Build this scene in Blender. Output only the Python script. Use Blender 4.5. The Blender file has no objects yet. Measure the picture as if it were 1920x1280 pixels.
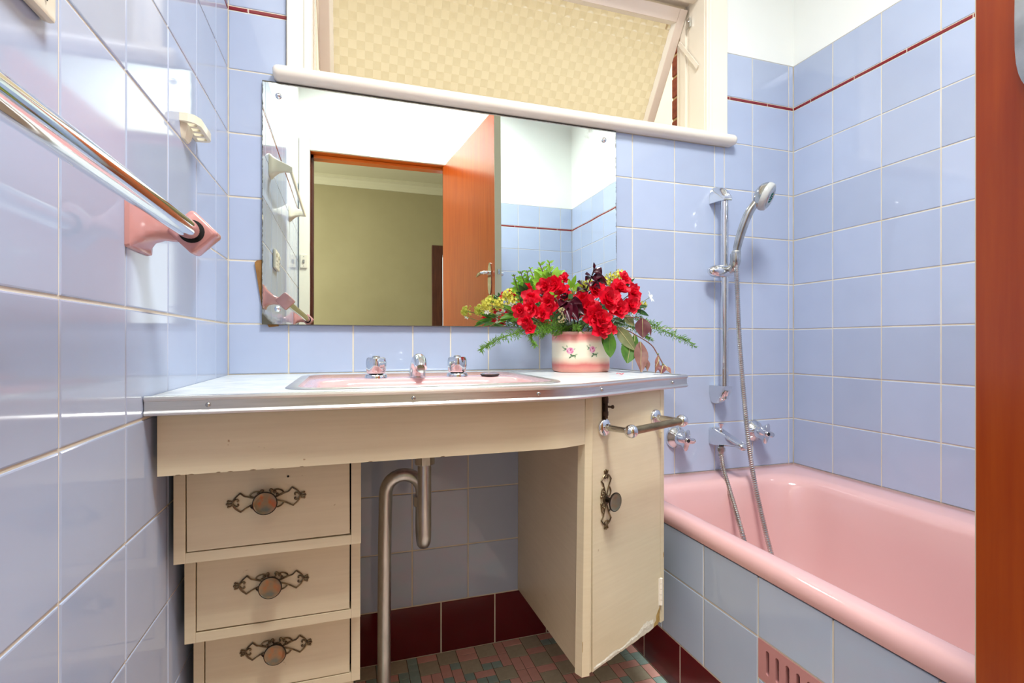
import bpy, bmesh, math, random
from mathutils import Vector, Matrix
from mathutils.geometry import tessellate_polygon
random.seed(7)
PI = math.pi
scene = bpy.context.scene
COL = scene.collection

# ------------------------------------------------------------------ camera
cam_d = bpy.data.cameras.new('camera')
cam = bpy.data.objects.new('camera', cam_d)
COL.objects.link(cam)
cam.location = (0.275, -1.370, 0.8437)
cam.rotation_euler = (PI / 2, 0, -0.3127)
cam_d.sensor_width = 36
cam_d.lens = 950 / 1920 * 36
cam_d.shift_y = 2 / 1920
cam_d.clip_start = 0.01
scene.camera = cam

# ------------------------------------------------------------------ view, sky, lamps
vs = scene.view_settings
vs.view_transform = 'Standard'
vs.look = 'None'
vs.gamma = 1
vs.use_curve_mapping = False
vs.exposure = 0.75

world = bpy.data.worlds.new('overcast')
scene.world = world
world.use_nodes = True
wn = world.node_tree.nodes
wn['Background'].inputs[0].default_value = (1.0, 0.98, 0.95, 1)
wn['Background'].inputs[1].default_value = 1.25


def area_lamp(name, loc, rot, size, power, color, shape='DISK', spread=180, size_y=None):
    l = bpy.data.lights.new(name, 'AREA')
    l.shape = shape
    l.size = size
    if size_y:
        l.size_y = size_y
    l.spread = math.radians(spread)
    l.energy = power
    l.color = color
    o = bpy.data.objects.new(name, l)
    o.location = loc
    o.rotation_euler = rot
    COL.objects.link(o)
    return o


area_lamp('bathroom_ceiling_light', (0.70, -1.22, 2.60), (0, 0, 0), 0.52, 27, (0.985, 1.0, 0.985), spread=152)
area_lamp('hall_fill_light', (-0.25, -2.75, 2.44), (0, 0, 0), 0.34, 5, (1.0, 0.94, 0.84))  # added unseen lamp, placed to brighten the open door's hinge side
# added daylight fill, from an unseen invented window at the hall's end
area_lamp('hall_side_fill', (-1.42, -2.75, 1.55), (0, math.radians(-90), 0), 1.2, 40, (1.0, 0.97, 0.93), 'RECTANGLE', 180, 1.2)

# ------------------------------------------------------------------ helpers


def lin(c):
    return tuple(((v / 255) / 12.92 if v / 255 <= 0.04045 else ((v / 255 + 0.055) / 1.055) ** 2.4) for v in c) + (1.0,)


class NT:
    """tiny helper to write node materials"""

    def __init__(self, name):
        self.m = bpy.data.materials.new(name)
        self.m.use_nodes = True
        self.t = self.m.node_tree
        self.b = self.t.nodes['Principled BSDF']
        self.out = self.t.nodes['Material Output']

    def n(self, typ, **kw):
        nd = self.t.nodes.new(typ)
        for k, v in kw.items():
            if k.startswith('i_'):
                nd.inputs[int(k[2:])].default_value = v
            else:
                setattr(nd, k, v)
        return nd

    def l(self, a, b):
        self.t.links.new(a, b)

    def s(self, **kw):
        names = {'color': 'Base Color', 'rough': 'Roughness', 'metal': 'Metallic', 'coat': 'Coat Weight', 'coat_rough': 'Coat Roughness',
                 'trans': 'Transmission Weight', 'ior': 'IOR', 'spec': 'Specular IOR Level', 'sss': 'Subsurface Weight'}
        for k, v in kw.items():
            self.b.inputs[names[k]].default_value = v
        return self

    def coords(self, scale=(1, 1, 1), space='Object'):
        tc = self.n('ShaderNodeTexCoord')
        mp = self.n('ShaderNodeMapping')
        mp.inputs['Scale'].default_value = scale
        self.l(tc.outputs[space], mp.inputs['Vector'])
        return mp.outputs['Vector']

    def noise(self, vec, scale, detail=3, rough=0.55):
        nz = self.n('ShaderNodeTexNoise')
        nz.inputs['Scale'].default_value = scale
        nz.inputs['Detail'].default_value = detail
        nz.inputs['Roughness'].default_value = rough
        self.l(vec, nz.inputs['Vector'])
        return nz.outputs['Fac']

    def ramp(self, fac, stops):
        r = self.n('ShaderNodeValToRGB')
        while len(r.color_ramp.elements) < len(stops):
            r.color_ramp.elements.new(0.5)
        for e, (p, c) in zip(r.color_ramp.elements, stops):
            e.position = p
            e.color = c if len(c) == 4 else lin(c)
        self.l(fac, r.inputs['Fac'])
        return r.outputs['Color']

    def mix(self, fac, a, b):
        mx = self.n('ShaderNodeMix', data_type='RGBA')
        for sock, v in ((mx.inputs[0], fac), (mx.inputs[6], a), (mx.inputs[7], b)):
            if isinstance(v, (int, float, tuple)):
                sock.default_value = v
            else:
                self.l(v, sock)
        return mx.outputs[2]

    def bump(self, h, strength=0.2, dist=0.002):
        bp = self.n('ShaderNodeBump')
        bp.inputs['Strength'].default_value = strength
        bp.inputs['Distance'].default_value = dist
        self.l(h, bp.inputs['Height'])
        self.l(bp.outputs['Normal'], self.b.inputs['Normal'])

    def col(self, sock):
        self.l(sock, self.b.inputs['Base Color'])


def plain(name, c, rough=0.5, metal=0.0, **kw):
    m = NT(name).s(color=lin(c), rough=rough, metal=metal, **kw)
    return m.m


def mottled(name, c1, c2, scale, rough=0.5, bump=0.0, bscale=None, stretch=(1, 1, 1), metal=0.0, rnd=False, bdist=0.001, **kw):
    m = NT(name).s(rough=rough, metal=metal, **kw)
    v = m.coords(stretch)
    f = m.noise(v, scale)
    c = m.ramp(f, [(0.3, c1), (0.7, c2)])
    if rnd:
        oi = m.n('ShaderNodeObjectInfo')
        mr = m.n('ShaderNodeMapRange')
        mr.inputs[3].default_value = 0.93
        mr.inputs[4].default_value = 1.05
        m.l(oi.outputs['Random'], mr.inputs[0])
        hs = m.n('ShaderNodeHueSaturation')
        m.l(mr.outputs[0], hs.inputs['Value'])
        m.l(c, hs.inputs['Color'])
        c = hs.outputs['Color']
    m.col(c)
    if bump:
        m.bump(m.noise(v, bscale or scale, 4), bump, bdist)
    return m.m


class G:
    """geometry collector"""

    def __init__(self):
        self.v, self.f, self.mi = [], [], []

    def add(self, verts, faces, mi=0, M=None):
        o = len(self.v)
        for p in verts:
            p = Vector(p)
            self.v.append(M @ p if M else p)
        for f in faces:
            self.f.append([i + o for i in f])
            self.mi.append(mi)
        return self

    def box(self, x0, x1, y0, y1, z0, z1, mi=0, M=None, bev=0.0):
        if bev <= 0:
            vs_ = [(x, y, z) for x in (x0, x1) for y in (y0, y1) for z in (z0, z1)]
            fs = [(0, 1, 3, 2), (4, 6, 7, 5), (0, 4, 5, 1), (2, 3, 7, 6), (0, 2, 6, 4), (1, 5, 7, 3)]
            return self.add(vs_, fs, mi, M)
        bm = bmesh.new()
        bmesh.ops.create_cube(bm, size=1)
        for v in bm.verts:
            v.co = Vector(((x0 + x1) / 2 + v.co.x * (x1 - x0), (y0 + y1) / 2 + v.co.y * (y1 - y0), (z0 + z1) / 2 + v.co.z * (z1 - z0)))
        bmesh.ops.bevel(bm, geom=bm.edges[:], offset=bev, segments=2, profile=0.6, affect='EDGES')
        bm.verts.index_update()
        self.add([v.co.copy() for v in bm.verts], [[v.index for v in f.verts] for f in bm.faces], mi, M)
        bm.free()
        return self

    def loft(self, rings, mi=0, M=None, closed=True, cap0=False, cap1=False):
        n = len(rings[0])
        vs_ = [p for r in rings for p in r]
        fs = []
        for k in range(len(rings) - 1):
            for i in range(n if closed else n - 1):
                j = (i + 1) % n
                fs.append((k * n + i, k * n + j, (k + 1) * n + j, (k + 1) * n + i))
        if cap0:
            fs.append(tuple(reversed(range(n))))
        if cap1:
            b = (len(rings) - 1) * n
            fs.append(tuple(range(b, b + n)))
        return self.add(vs_, fs, mi, M)

    def lathe(self, prof, seg=24, mi=0, M=None, cap0=True, cap1=True):
        rings = [[(r * math.cos(2 * PI * i / seg), r * math.sin(2 * PI * i / seg), z) for i in range(seg)] for r, z in prof]
        return self.loft(rings, mi, M, True, cap0, cap1)

    def tube(self, pts, rad, seg=8, mi=0, M=None, caps=True, closed=False):
        P = [Vector(p) for p in pts]
        n = len(P)
        rs = rad if isinstance(rad, (list, tuple)) else [rad] * n
        rings = []
        up = None
        for i in range(n):
            if closed:
                t = P[(i + 1) % n] - P[i - 1]
            else:
                t = P[min(i + 1, n - 1)] - P[max(i - 1, 0)]
            t.normalize()
            if up is None:
                up = t.orthogonal().normalized()
            up = (up - t * up.dot(t))
            if up.length < 1e-6:
                up = t.orthogonal()
            up.normalize()
            b = t.cross(up)
            rings.append([P[i] + (up * math.cos(2 * PI * k / seg) + b * math.sin(2 * PI * k / seg)) * rs[i] for k in range(seg)])
        if closed:
            rings.append(rings[0])
            return self.loft(rings, mi, M)
        return self.loft(rings, mi, M, True, caps, caps)

    def prism(self, outline, z0, z1, mi=0, M=None, holes=()):
        """polygon (with holes) in xy extruded in z"""
        loops = [list(outline)] + [list(h) for h in holes]
        flat = [p for lp in loops for p in lp]
        tris = tessellate_polygon([[Vector((p[0], p[1], 0)) for p in lp] for lp in loops])
        n = len(flat)
        vs_ = [(p[0], p[1], z0) for p in flat] + [(p[0], p[1], z1) for p in flat]
        fs = []
        for a, b, c in tris:
            pa, pb, pc = flat[a], flat[b], flat[c]
            if (pb[0] - pa[0]) * (pc[1] - pa[1]) - (pb[1] - pa[1]) * (pc[0] - pa[0]) < 0:
                b, c = c, b
            fs.append((a + n, b + n, c + n))
            fs.append((a, c, b))
        o = 0
        for k, lp in enumerate(loops):
            ar = sum(lp[i][0] * lp[(i + 1) % len(lp)][1] - lp[(i + 1) % len(lp)][0] * lp[i][1] for i in range(len(lp)))
            for i in range(len(lp)):
                j = (i + 1) % len(lp)
                q = (o + i, o + j, o + j + n, o + i + n)
                if (ar < 0) != (k > 0):
                    q = tuple(reversed(q))
                fs.append(q)
            o += len(lp)
        return self.add(vs_, fs, mi, M)


WM = {}


def make_mesh(name, g, mats, Minv=None, smooth=None):
    me = bpy.data.meshes.new(name)
    me.from_pydata([tuple(Minv @ v) if Minv else tuple(v) for v in g.v], [], g.f)
    if not isinstance(mats, (list, tuple)):
        mats = [mats]
    for m in mats:
        me.materials.append(m)
    if len(mats) > 1:
        me.polygons.foreach_set('material_index', g.mi)
    if smooth is not None:
        me.polygons.foreach_set('use_smooth', [True] * len(me.polygons))
        if smooth < 179:
            me.set_sharp_from_angle(angle=math.radians(smooth))
    me.update()
    return me


def link(o, parent=None):
    COL.objects.link(o)
    if parent is not None:
        o.parent = parent
    return o


def obj(name, g, mats, parent=None, smooth=None, local=False, label=None, kind=None):
    """one mesh object; geometry is given in room coordinates unless local"""
    Minv = None
    if parent is not None and not local:
        Minv = WM[parent.name].inverted()
    o = bpy.data.objects.new(name, make_mesh(name, g, mats, Minv, smooth))
    link(o, parent)
    WM[o.name] = (WM[parent.name] if parent is not None else Matrix())
    if label:
        o['label'] = label
    if kind:
        o['kind'] = kind
    return o


def tag(o, label, cat, group=None):
    o['label'] = label
    o['category'] = cat
    if group:
        o['group'] = group
    return o


def thing(name, label, cat, loc=(0, 0, 0), rotz=0.0, group=None):
    o = bpy.data.objects.new(name, None)
    o.empty_display_size = 0.03
    o.location = loc
    o.rotation_euler = (0, 0, rotz)
    link(o)
    WM[o.name] = Matrix.Translation(loc) @ Matrix.Rotation(rotz, 4, 'Z')
    return tag(o, label, cat, group)


def structure(o):
    o['kind'] = 'structure'
    return o


def place(name, me, parent, M, label=None):
    """a part that shares mesh data; M is relative to the parent"""
    o = bpy.data.objects.new(name, me)
    link(o, parent)
    o.matrix_basis = M
    WM[o.name] = WM[parent.name] @ M
    if label:
        o['label'] = label
    return o


def frame(origin, x, y, z):
    m = Matrix((Vector(x).normalized(), Vector(y).normalized(), Vector(z).normalized())).transposed().to_4x4()
    m.translation = Vector(origin)
    return m


def bez(pts, n=8):
    """smooth curve (Catmull-Rom) through points"""
    P = [Vector(p) for p in pts]
    P = [P[0] * 2 - P[1]] + P + [P[-1] * 2 - P[-2]]
    out = []
    for i in range(1, len(P) - 2):
        p0, p1, p2, p3 = P[i - 1], P[i], P[i + 1], P[i + 2]
        for k in range(n):
            t = k / n
            out.append(0.5 * ((2 * p1) + (p2 - p0) * t + (2 * p0 - 5 * p1 + 4 * p2 - p3) * t * t + (3 * p1 - p0 - 3 * p2 + p3) * t ** 3))
    out.append(P[-2])
    return out


def rrect(x0, x1, y0, y1, r, n=6):
    pts = []
    for cx, cy, a0 in ((x1 - r, y1 - r, 0), (x0 + r, y1 - r, PI / 2), (x0 + r, y0 + r, PI), (x1 - r, y0 + r, 1.5 * PI)):
        for k in range(n + 1):
            a = a0 + PI / 2 * k / n
            pts.append((cx + r * math.cos(a), cy + r * math.sin(a)))
    return pts


# ------------------------------------------------------------------ materials
M_tile = mottled('blue_glazed_tile', (174, 187, 213), (179, 192, 217), 5, rough=0.07, bump=0.06, bscale=9, rnd=True, spec=0.55)
M_tile_panel = mottled('grey_blue_glazed_tile', (176, 190, 212), (181, 195, 216), 5, rough=0.08, bump=0.06, bscale=9, rnd=True, spec=0.55)
M_maroon = mottled('maroon_glazed_tile', (92, 18, 26), (101, 22, 30), 6, rough=0.1, rnd=True)
M_strip = plain('maroon_strip_glaze', (128, 28, 38), 0.15)
M_grout = mottled('cream_grout', (228, 222, 206), (214, 203, 180), 14, rough=0.85)
M_grout_dark = mottled('brown_grout', (112, 96, 74), (92, 78, 58), 14, rough=0.9)
M_white = mottled('white_wall_paint', (236, 240, 236), (241, 244, 240), 3, rough=0.55, bump=0.05, bscale=60)
M_ceiling = plain('ceiling_white', (242, 243, 240), 0.7)
M_hallwall = mottled('hall_olive_paint', (154, 144, 106), (160, 150, 112), 4, rough=0.6)
M_hallceil = plain('hall_ceiling_paint', (196, 190, 158), 0.7)
M_winpaint = mottled('window_cream_gloss', (241, 232, 216), (245, 237, 222), 5, rough=0.22, bump=0.06, bscale=40)
M_sash = mottled('sash_cream_gloss', (233, 216, 202), (238, 222, 208), 5, rough=0.25, bump=0.06, bscale=40)
M_arch = plain('architrave_ivory_gloss', (236, 232, 208), 0.22)
M_pink = mottled('pink_enamel', (223, 176, 174), (227, 182, 180), 2, rough=0.12, spec=0.6)
M_pink_dark = mottled('dusky_pink_ceramic', (198, 142, 138), (204, 149, 144), 8, rough=0.14, spec=0.6)
M_vent = mottled('pink_vent_ceramic', (192, 136, 134), (198, 142, 140), 8, rough=0.2)
M_chrome = plain('chrome', (226, 228, 230), 0.07, 1.0)
M_chrome_dull = mottled('worn_chrome', (176, 176, 170), (214, 214, 210), 30, rough=0.2, metal=1.0)
M_brass = mottled('tarnished_rail_metal', (120, 106, 78), (168, 152, 118), 20, rough=0.36, metal=1.0, stretch=(1, 1, 4))
M_pipe = mottled('dull_waste_pipe', (184, 186, 184), (214, 216, 214), 16, rough=0.3, metal=1.0, stretch=(4, 4, 1))
M_bronze = mottled('antique_bronze', (60, 50, 38), (150, 130, 98), 60, rough=0.4, metal=0.85)
M_black = plain('black_rubber', (26, 26, 28), 0.4)
M_rust = mottled('rusty_bolt_metal', (48, 34, 26), (88, 62, 44), 40, rough=0.6, metal=0.5)
M_dark = plain('dark_void', (18, 15, 13), 0.9)
M_ivory = mottled('ivory_plastic', (230, 222, 196), (235, 228, 204), 10, rough=0.28)
M_ivory_dark = plain('switch_grey', (150, 148, 138), 0.4)
M_cardboard = mottled('brown_hardboard', (122, 84, 40), (164, 120, 66), 40, rough=0.9, bump=0.3)
M_ground = plain('outside_paving', (170, 164, 152), 0.9)
M_neigh = mottled('cream_render', (232, 220, 194), (236, 226, 202), 4, rough=0.9, bump=0.2, bscale=80)
M_brick = mottled('red_brick', (118, 52, 34), (152, 78, 52), 60, rough=0.9, bump=0.5, bscale=90, rnd=True)
M_mortar = mottled('sandy_mortar', (196, 168, 118), (210, 184, 136), 60, rough=0.95)
M_hallfloor = mottled('hall_carpet', (120, 104, 80), (138, 120, 94), 60, rough=1.0)
M_browntrim = mottled('dark_stained_timber', (70, 34, 22), (92, 46, 28), 10, rough=0.25, stretch=(6, 6, 0.6))


def m_cream():
    m = NT('cream_gloss_paint').s(rough=0.34)
    v = m.coords((1, 1, 1))
    f = m.noise(v, 5, 4)
    c = m.ramp(f, [(0.3, (222, 207, 174)), (0.7, (229, 215, 183))])
    v2 = m.coords((3, 3, 70))
    g = m.noise(v2, 2.2, 5)
    c2 = m.mix(0.10, c, m.ramp(g, [(0.35, (186, 160, 118)), (0.65, (234, 218, 184))]))
    sp = m.ramp(m.noise(v, 55, 2), [(0.76, (0, 0, 0)), (0.80, (255, 255, 255))])
    m.col(m.mix(sp, c2, lin((168, 132, 90))))
    m.bump(g, 0.22, 0.0006)
    return m.m


M_cream = m_cream()


def m_wood(name, a, b, stretch, rough=0.26):
    m = NT(name).s(rough=rough, coat=0.12, coat_rough=0.12, spec=0.4)
    v = m.coords(stretch)
    f = m.noise(v, 6, 6, 0.6)
    c = m.ramp(f, [(0.3, a), (0.7, b)])
    v2 = m.coords((1, 1, 1))
    m.col(m.mix(0.18, c, m.ramp(m.noise(v2, 3, 2), [(0.35, a), (0.65, b)])))
    return m.m


M_door = m_wood('orange_varnished_wood', (142, 50, 10), (164, 70, 16), (9, 9, 0.5))
M_frame_wood = m_wood('orange_frame_wood', (206, 98, 24), (222, 116, 34), (0.5, 9, 9))


def m_mirror():
    m = NT('aged_mirror').s(metal=1.0, rough=0.0, color=(0.83, 0.91, 0.89, 1))
    tc = m.n('ShaderNodeTexCoord')
    sx = m.n('ShaderNodeSeparateXYZ')
    m.l(tc.outputs['Object'], sx.inputs[0])

    def mathn(op, a, b=None, c=None):
        nd = m.n('ShaderNodeMath', operation=op)
        for i, q in enumerate((a, b, c)):
            if q is None:
                continue
            if isinstance(q, (int, float)):
                nd.inputs[i].default_value = q
            else:
                m.l(q, nd.inputs[i])
        return nd.outputs[0]
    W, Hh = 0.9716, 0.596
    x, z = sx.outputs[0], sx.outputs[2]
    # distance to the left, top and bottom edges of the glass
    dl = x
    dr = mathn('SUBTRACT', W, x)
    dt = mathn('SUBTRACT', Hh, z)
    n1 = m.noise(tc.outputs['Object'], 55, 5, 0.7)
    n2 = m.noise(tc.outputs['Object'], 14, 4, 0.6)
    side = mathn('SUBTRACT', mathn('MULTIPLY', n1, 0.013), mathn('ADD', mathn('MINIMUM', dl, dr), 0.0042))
    tope = mathn('SUBTRACT', mathn('ADD', 0.0022, mathn('MULTIPLY', n1, 0.004)), dt)  # top band: worn dark edge plus sill-gap shadow put into the colour
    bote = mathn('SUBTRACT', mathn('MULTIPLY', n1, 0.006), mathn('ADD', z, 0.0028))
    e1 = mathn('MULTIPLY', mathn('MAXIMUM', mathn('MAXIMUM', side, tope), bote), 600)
    # cloudy patches where the silver has lifted: along the top right and the lower left corner
    cr = mathn('SUBTRACT', 0.05, mathn('SUBTRACT', dt, mathn('MULTIPLY', x, 0.03)))
    cloud = mathn('MULTIPLY', mathn('SUBTRACT', mathn('ADD', mathn('MULTIPLY', n2, 1.0), mathn('MULTIPLY', cr, 3.0)), 0.76), 3.0)
    corner = mathn('MULTIPLY', mathn('SUBTRACT', mathn('ADD', 0.02, mathn('MULTIPLY', n1, 0.022)), mathn('ADD', x, mathn('MULTIPLY', z, 0.9))), 120)
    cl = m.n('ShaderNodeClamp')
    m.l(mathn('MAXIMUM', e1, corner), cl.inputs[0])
    c2 = m.n('ShaderNodeClamp')
    m.l(cloud, c2.inputs[0])
    c2.inputs[2].default_value = 0.36
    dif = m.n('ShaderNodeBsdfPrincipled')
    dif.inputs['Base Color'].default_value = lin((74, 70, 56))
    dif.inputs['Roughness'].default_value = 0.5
    haze = m.n('ShaderNodeBsdfPrincipled')
    haze.inputs['Base Color'].default_value = lin((180, 166, 130))
    haze.inputs['Roughness'].default_value = 0.5
    s1 = m.n('ShaderNodeMixShader')
    m.l(c2.outputs[0], s1.inputs[0])
    m.l(m.b.outputs[0], s1.inputs[1])
    m.l(haze.outputs[0], s1.inputs[2])
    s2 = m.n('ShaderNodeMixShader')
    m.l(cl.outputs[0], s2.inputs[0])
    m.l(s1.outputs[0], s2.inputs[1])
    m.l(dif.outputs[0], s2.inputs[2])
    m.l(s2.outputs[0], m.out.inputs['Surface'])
    # old float glass is never perfectly flat
    bp = m.n('ShaderNodeBump')
    bp.inputs['Strength'].default_value = 0.02
    bp.inputs['Distance'].default_value = 0.004
    v2 = m.coords((1.0, 1, 6))
    m.l(m.noise(v2, 2.0, 1), bp.inputs['Height'])
    m.l(bp.outputs[0], m.b.inputs['Normal'])
    return m.m


M_mirror = m_mirror()


def m_glass(name, tint, trans_col, fac, rough, bump):
    m = NT(name).s(color=lin(tint), rough=rough, trans=1.0, ior=1.45)
    tl = m.n('ShaderNodeBsdfTranslucent')
    tl.inputs[0].default_value = lin(trans_col)
    if bump:
        m.bump(m.noise(m.coords(), 420, 3), bump, 0.001)
    ms = m.n('ShaderNodeMixShader')
    ms.inputs[0].default_value = fac
    m.l(m.b.outputs[0], ms.inputs[1])
    m.l(tl.outputs[0], ms.inputs[2])
    m.l(ms.outputs[0], m.out.inputs['Surface'])
    return m.m


M_glass_a = m_glass('amber_glass_smooth', (238, 232, 214), (226, 220, 199), 0.5, 0.10, 0)
M_glass_b = m_glass('amber_glass_hammered', (248, 244, 230), (238, 232, 214), 0.5, 0.10, 0.5)


def m_counter():
    m = NT('mottled_laminate').s(rough=0.24)
    v = m.coords((1, 1.6, 1))
    f = m.noise(v, 26, 5, 0.65)
    m.col(m.ramp(f, [(0.32, (206, 214, 216)), (0.5, (222, 227, 226)), (0.68, (234, 237, 234))]))
    return m.m


M_counter = m_counter()
M_alu = mottled('aluminium_trim', (216, 214, 210), (232, 230, 226), 12, rough=0.34, metal=1.0, stretch=(1, 1, 30))


def m_pot():
    m = NT('painted_pot_glaze').s(rough=0.12, spec=0.6)
    tc = m.n('ShaderNodeTexCoord')
    sx = m.n('ShaderNodeSeparateXYZ')
    m.l(tc.outputs['Object'], sx.inputs[0])
    mr = m.n('ShaderNodeMapRange')
    mr.inputs[2].default_value = 0.107
    m.l(sx.outputs[2], mr.inputs[0])
    nz = m.noise(tc.outputs['Object'], 30, 3)
    ad = m.n('ShaderNodeMath', operation='MULTIPLY_ADD')
    m.l(nz, ad.inputs[0])
    ad.inputs[1].default_value = 0.08
    m.l(mr.outputs[0], ad.inputs[2])
    c = m.ramp(ad.outputs[0], [(0.05, (226, 160, 142)), (0.22, (205, 112, 106)), (0.31, (226, 190, 168)), (0.42, (236, 224, 200)),
                               (0.74, (236, 224, 200)), (0.84, (222, 150, 140)), (0.94, (205, 116, 112)), (1.0, (226, 176, 160))])
    m.col(c)
    return m.m


M_pot = m_pot()


def m_leaf(name, a, b, rough=0.4, transl=0.3):
    m = NT(name).s(rough=rough)
    f = m.noise(m.coords(), 60, 3)
    c = m.ramp(f, [(0.3, a), (0.7, b)])
    oi = m.n('ShaderNodeObjectInfo')
    mr = m.n('ShaderNodeMapRange')
    mr.inputs[3].default_value = 0.8
    mr.inputs[4].default_value = 1.2
    m.l(oi.outputs['Random'], mr.inputs[0])
    hs = m.n('ShaderNodeHueSaturation')
    m.l(mr.outputs[0], hs.inputs['Value'])
    m.l(c, hs.inputs['Color'])
    m.col(hs.outputs[0])
    tl = m.n('ShaderNodeBsdfTranslucent')
    m.l(hs.outputs[0], tl.inputs[0])
    ms = m.n('ShaderNodeMixShader')
    ms.inputs[0].default_value = transl
    m.l(m.b.outputs[0], ms.inputs[1])
    m.l(tl.outputs[0], ms.inputs[2])
    m.l(ms.outputs[0], m.out.inputs['Surface'])
    return m.m


M_red = m_leaf('red_petal', (220, 6, 40), (236, 12, 52), 0.55, 0.3)
M_green = m_leaf('green_leaf', (62, 104, 26), (88, 134, 36))
M_light = m_leaf('lime_leaf', (120, 168, 40), (150, 196, 62))
M_dgreen = m_leaf('dark_green_leaf', (34, 70, 30), (54, 96, 40))
M_olive = m_leaf('olive_leaf', (126, 132, 84), (146, 150, 100))
M_dusk = m_leaf('dusky_leaf', (142, 92, 82), (168, 118, 104))
M_purple = m_leaf('purple_brown_leaf', (104, 56, 60), (128, 74, 74))
M_burg = m_leaf('burgundy_leaf', (44, 10, 22), (86, 18, 36), 0.3, 0.15)
M_yellow = m_leaf('yellow_blossom', (214, 208, 64), (232, 226, 96), 0.5)
M_whitepetal = m_leaf('white_petal', (238, 240, 232), (246, 248, 242), 0.5)
M_dry = m_leaf('dried_blossom', (196, 184, 128), (216, 206, 152), 0.7)
M_fern = m_leaf('fern_needle', (98, 146, 44), (128, 176, 62), 0.5)
M_stem = plain('plant_stem', (92, 116, 48), 0.5)
M_stem_brown = plain('brown_plant_stem', (106, 62, 48), 0.5)

# ------------------------------------------------------------------ room shell
XR = 1.742        # right wall
YF = -1.834       # door wall
HC = 2.70         # ceiling
ZT = 1.799        # top of the tiles
T = 0.004         # tile thickness
TG = 0.0012       # how far the grout lies behind the tile faces
OX0, OX1, OZ0, OZ1 = 0.17, 1.39, 1.488, 2.02       # window opening


def shell(name, g, mats):
    return structure(obj(name, g, mats))


g = G()
for x0, x1, z0, z1 in ((-0.12, OX0, -0.1, ZT), (OX1, 1.86, -0.1, ZT), (OX0, OX1, -0.1, OZ0)):
    g.box(x0, x1, TG, 0.13, z0, z1, 0)
for x0, x1, z0, z1 in ((-0.12, OX0, ZT, HC), (OX1, 1.86, ZT, HC), (OX0, OX1, OZ1, HC)):
    g.box(x0, x1, 0.0, 0.13, z0, z1, 1)
wall_back = shell('wall_back', g, [M_grout, M_white])
g = G().box(-0.12, -TG, YF - 0.1, 0.0, -0.1, ZT, 0).box(-0.12, 0.0, YF - 0.1, 0.0, ZT, HC, 1)
wall_left = shell('wall_left', g, [M_grout, M_white])
g = G().box(XR + TG, 1.86, YF - 0.1, 0.0, -0.1, ZT, 0).box(XR, 1.86, YF - 0.1, 0.0, ZT, HC, 1)
wall_right = shell('wall_right', g, [M_grout, M_white])
DX0, DX1, DZ = 0.063, 0.865, 2.005   # door opening
g = G().box(DX1, 1.742, YF - 0.1, YF - TG, -0.1, ZT, 0).box(DX1, 1.742, YF - 0.1, YF, ZT, HC, 1)
g.box(0.0, DX0 - 0.02, YF - 0.1, YF, -0.1, HC, 1).box(DX0 - 0.02, DX1, YF - 0.1, YF, DZ + 0.02, HC, 1)
wall_front = shell('wall_front', g, [M_grout, M_white])
ceiling = shell('ceiling', G().box(-0.12, 1.86, YF - 0.1, 0.13, HC, HC + 0.1), M_ceiling)
floor = shell('floor', G().box(-0.12, 1.86, YF - 0.1, 0.13, -0.1, -0.0012), M_grout_dark)

# --- tiles
TILE_CACHE = {}


def tile_mesh(w, h, mat, name='tile', t=T, b=0.0016):
    key = (round(w, 3), round(h, 3), mat.name, name)
    if key not in TILE_CACHE:
        w, h = key[0] / 2, key[1] / 2
        rings = []
        for inset, z in ((0.0, 0.0), (0.0, t - b), (b * 0.35, t - b * 0.25), (b * 1.3, t)):
            rings.append([(-w + inset, -h + inset, z), (w - inset, -h + inset, z), (w - inset, h - inset, z), (-w + inset, h - inset, z)])
        gg = G().loft(rings, cap1=True)
        TILE_CACHE[key] = make_mesh(name, gg, mat)
    return TILE_CACHE[key]


def tile_area(parent, origin, ux, vx, us, vv, mat, gap=0.0030, mask=(), name='tile', tilt=0.0016, t=T):
    """grid of single tiles; us / vv are the joint positions along ux and vx measured from origin; n points into the room"""
    ux, vx = Vector(ux), Vector(vx)
    nx = ux.cross(vx)
    for a, b in zip(us[:-1], us[1:]):
        for c, d in zip(vv[:-1], vv[1:]):
            rects = [(a, b, c, d)]
            for m0, m1, m2, m3 in mask:
                nr = []
                for (a_, b_, c_, d_) in rects:
                    if b_ <= m0 or a_ >= m1 or d_ <= m2 or c_ >= m3:
                        nr.append((a_, b_, c_, d_))
                        continue
                    if a_ < m0: nr.append((a_, m0, c_, d_))
                    if b_ > m1: nr.append((m1, b_, c_, d_))
                    if c_ < m2: nr.append((max(a_, m0), min(b_, m1), c_, m2))
                    if d_ > m3: nr.append((max(a_, m0), min(b_, m1), m3, d_))
                rects = nr
            for a_, b_, c_, d_ in rects:
                w, h = b_ - a_ - gap, d_ - c_ - gap
                if w < 0.006 or h < 0.006:
                    continue
                ctr = Vector(origin) + ux * ((a_ + b_) / 2) + vx * ((c_ + d_) / 2)
                M = frame(ctr - nx * (t - random.uniform(0, 0.0003)), ux, vx, nx)
                M = M @ Matrix.Rotation(random.uniform(-tilt, tilt), 4, 'X') @ Matrix.Rotation(random.uniform(-tilt, tilt), 4, 'Y')
                place(name, tile_mesh(w, h, mat, name, t), parent, M)


ROWS = [0.4287, 0.5822, 0.7357, 0.8892, 1.0427, 1.1962, 1.3497, 1.5032, 1.645]
TOP = [1.6550, ZT]
STRIP = [1.6445, 1.6555]
WMASK = [(0.130, 1.452, 1.486, 3.0)]
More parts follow.
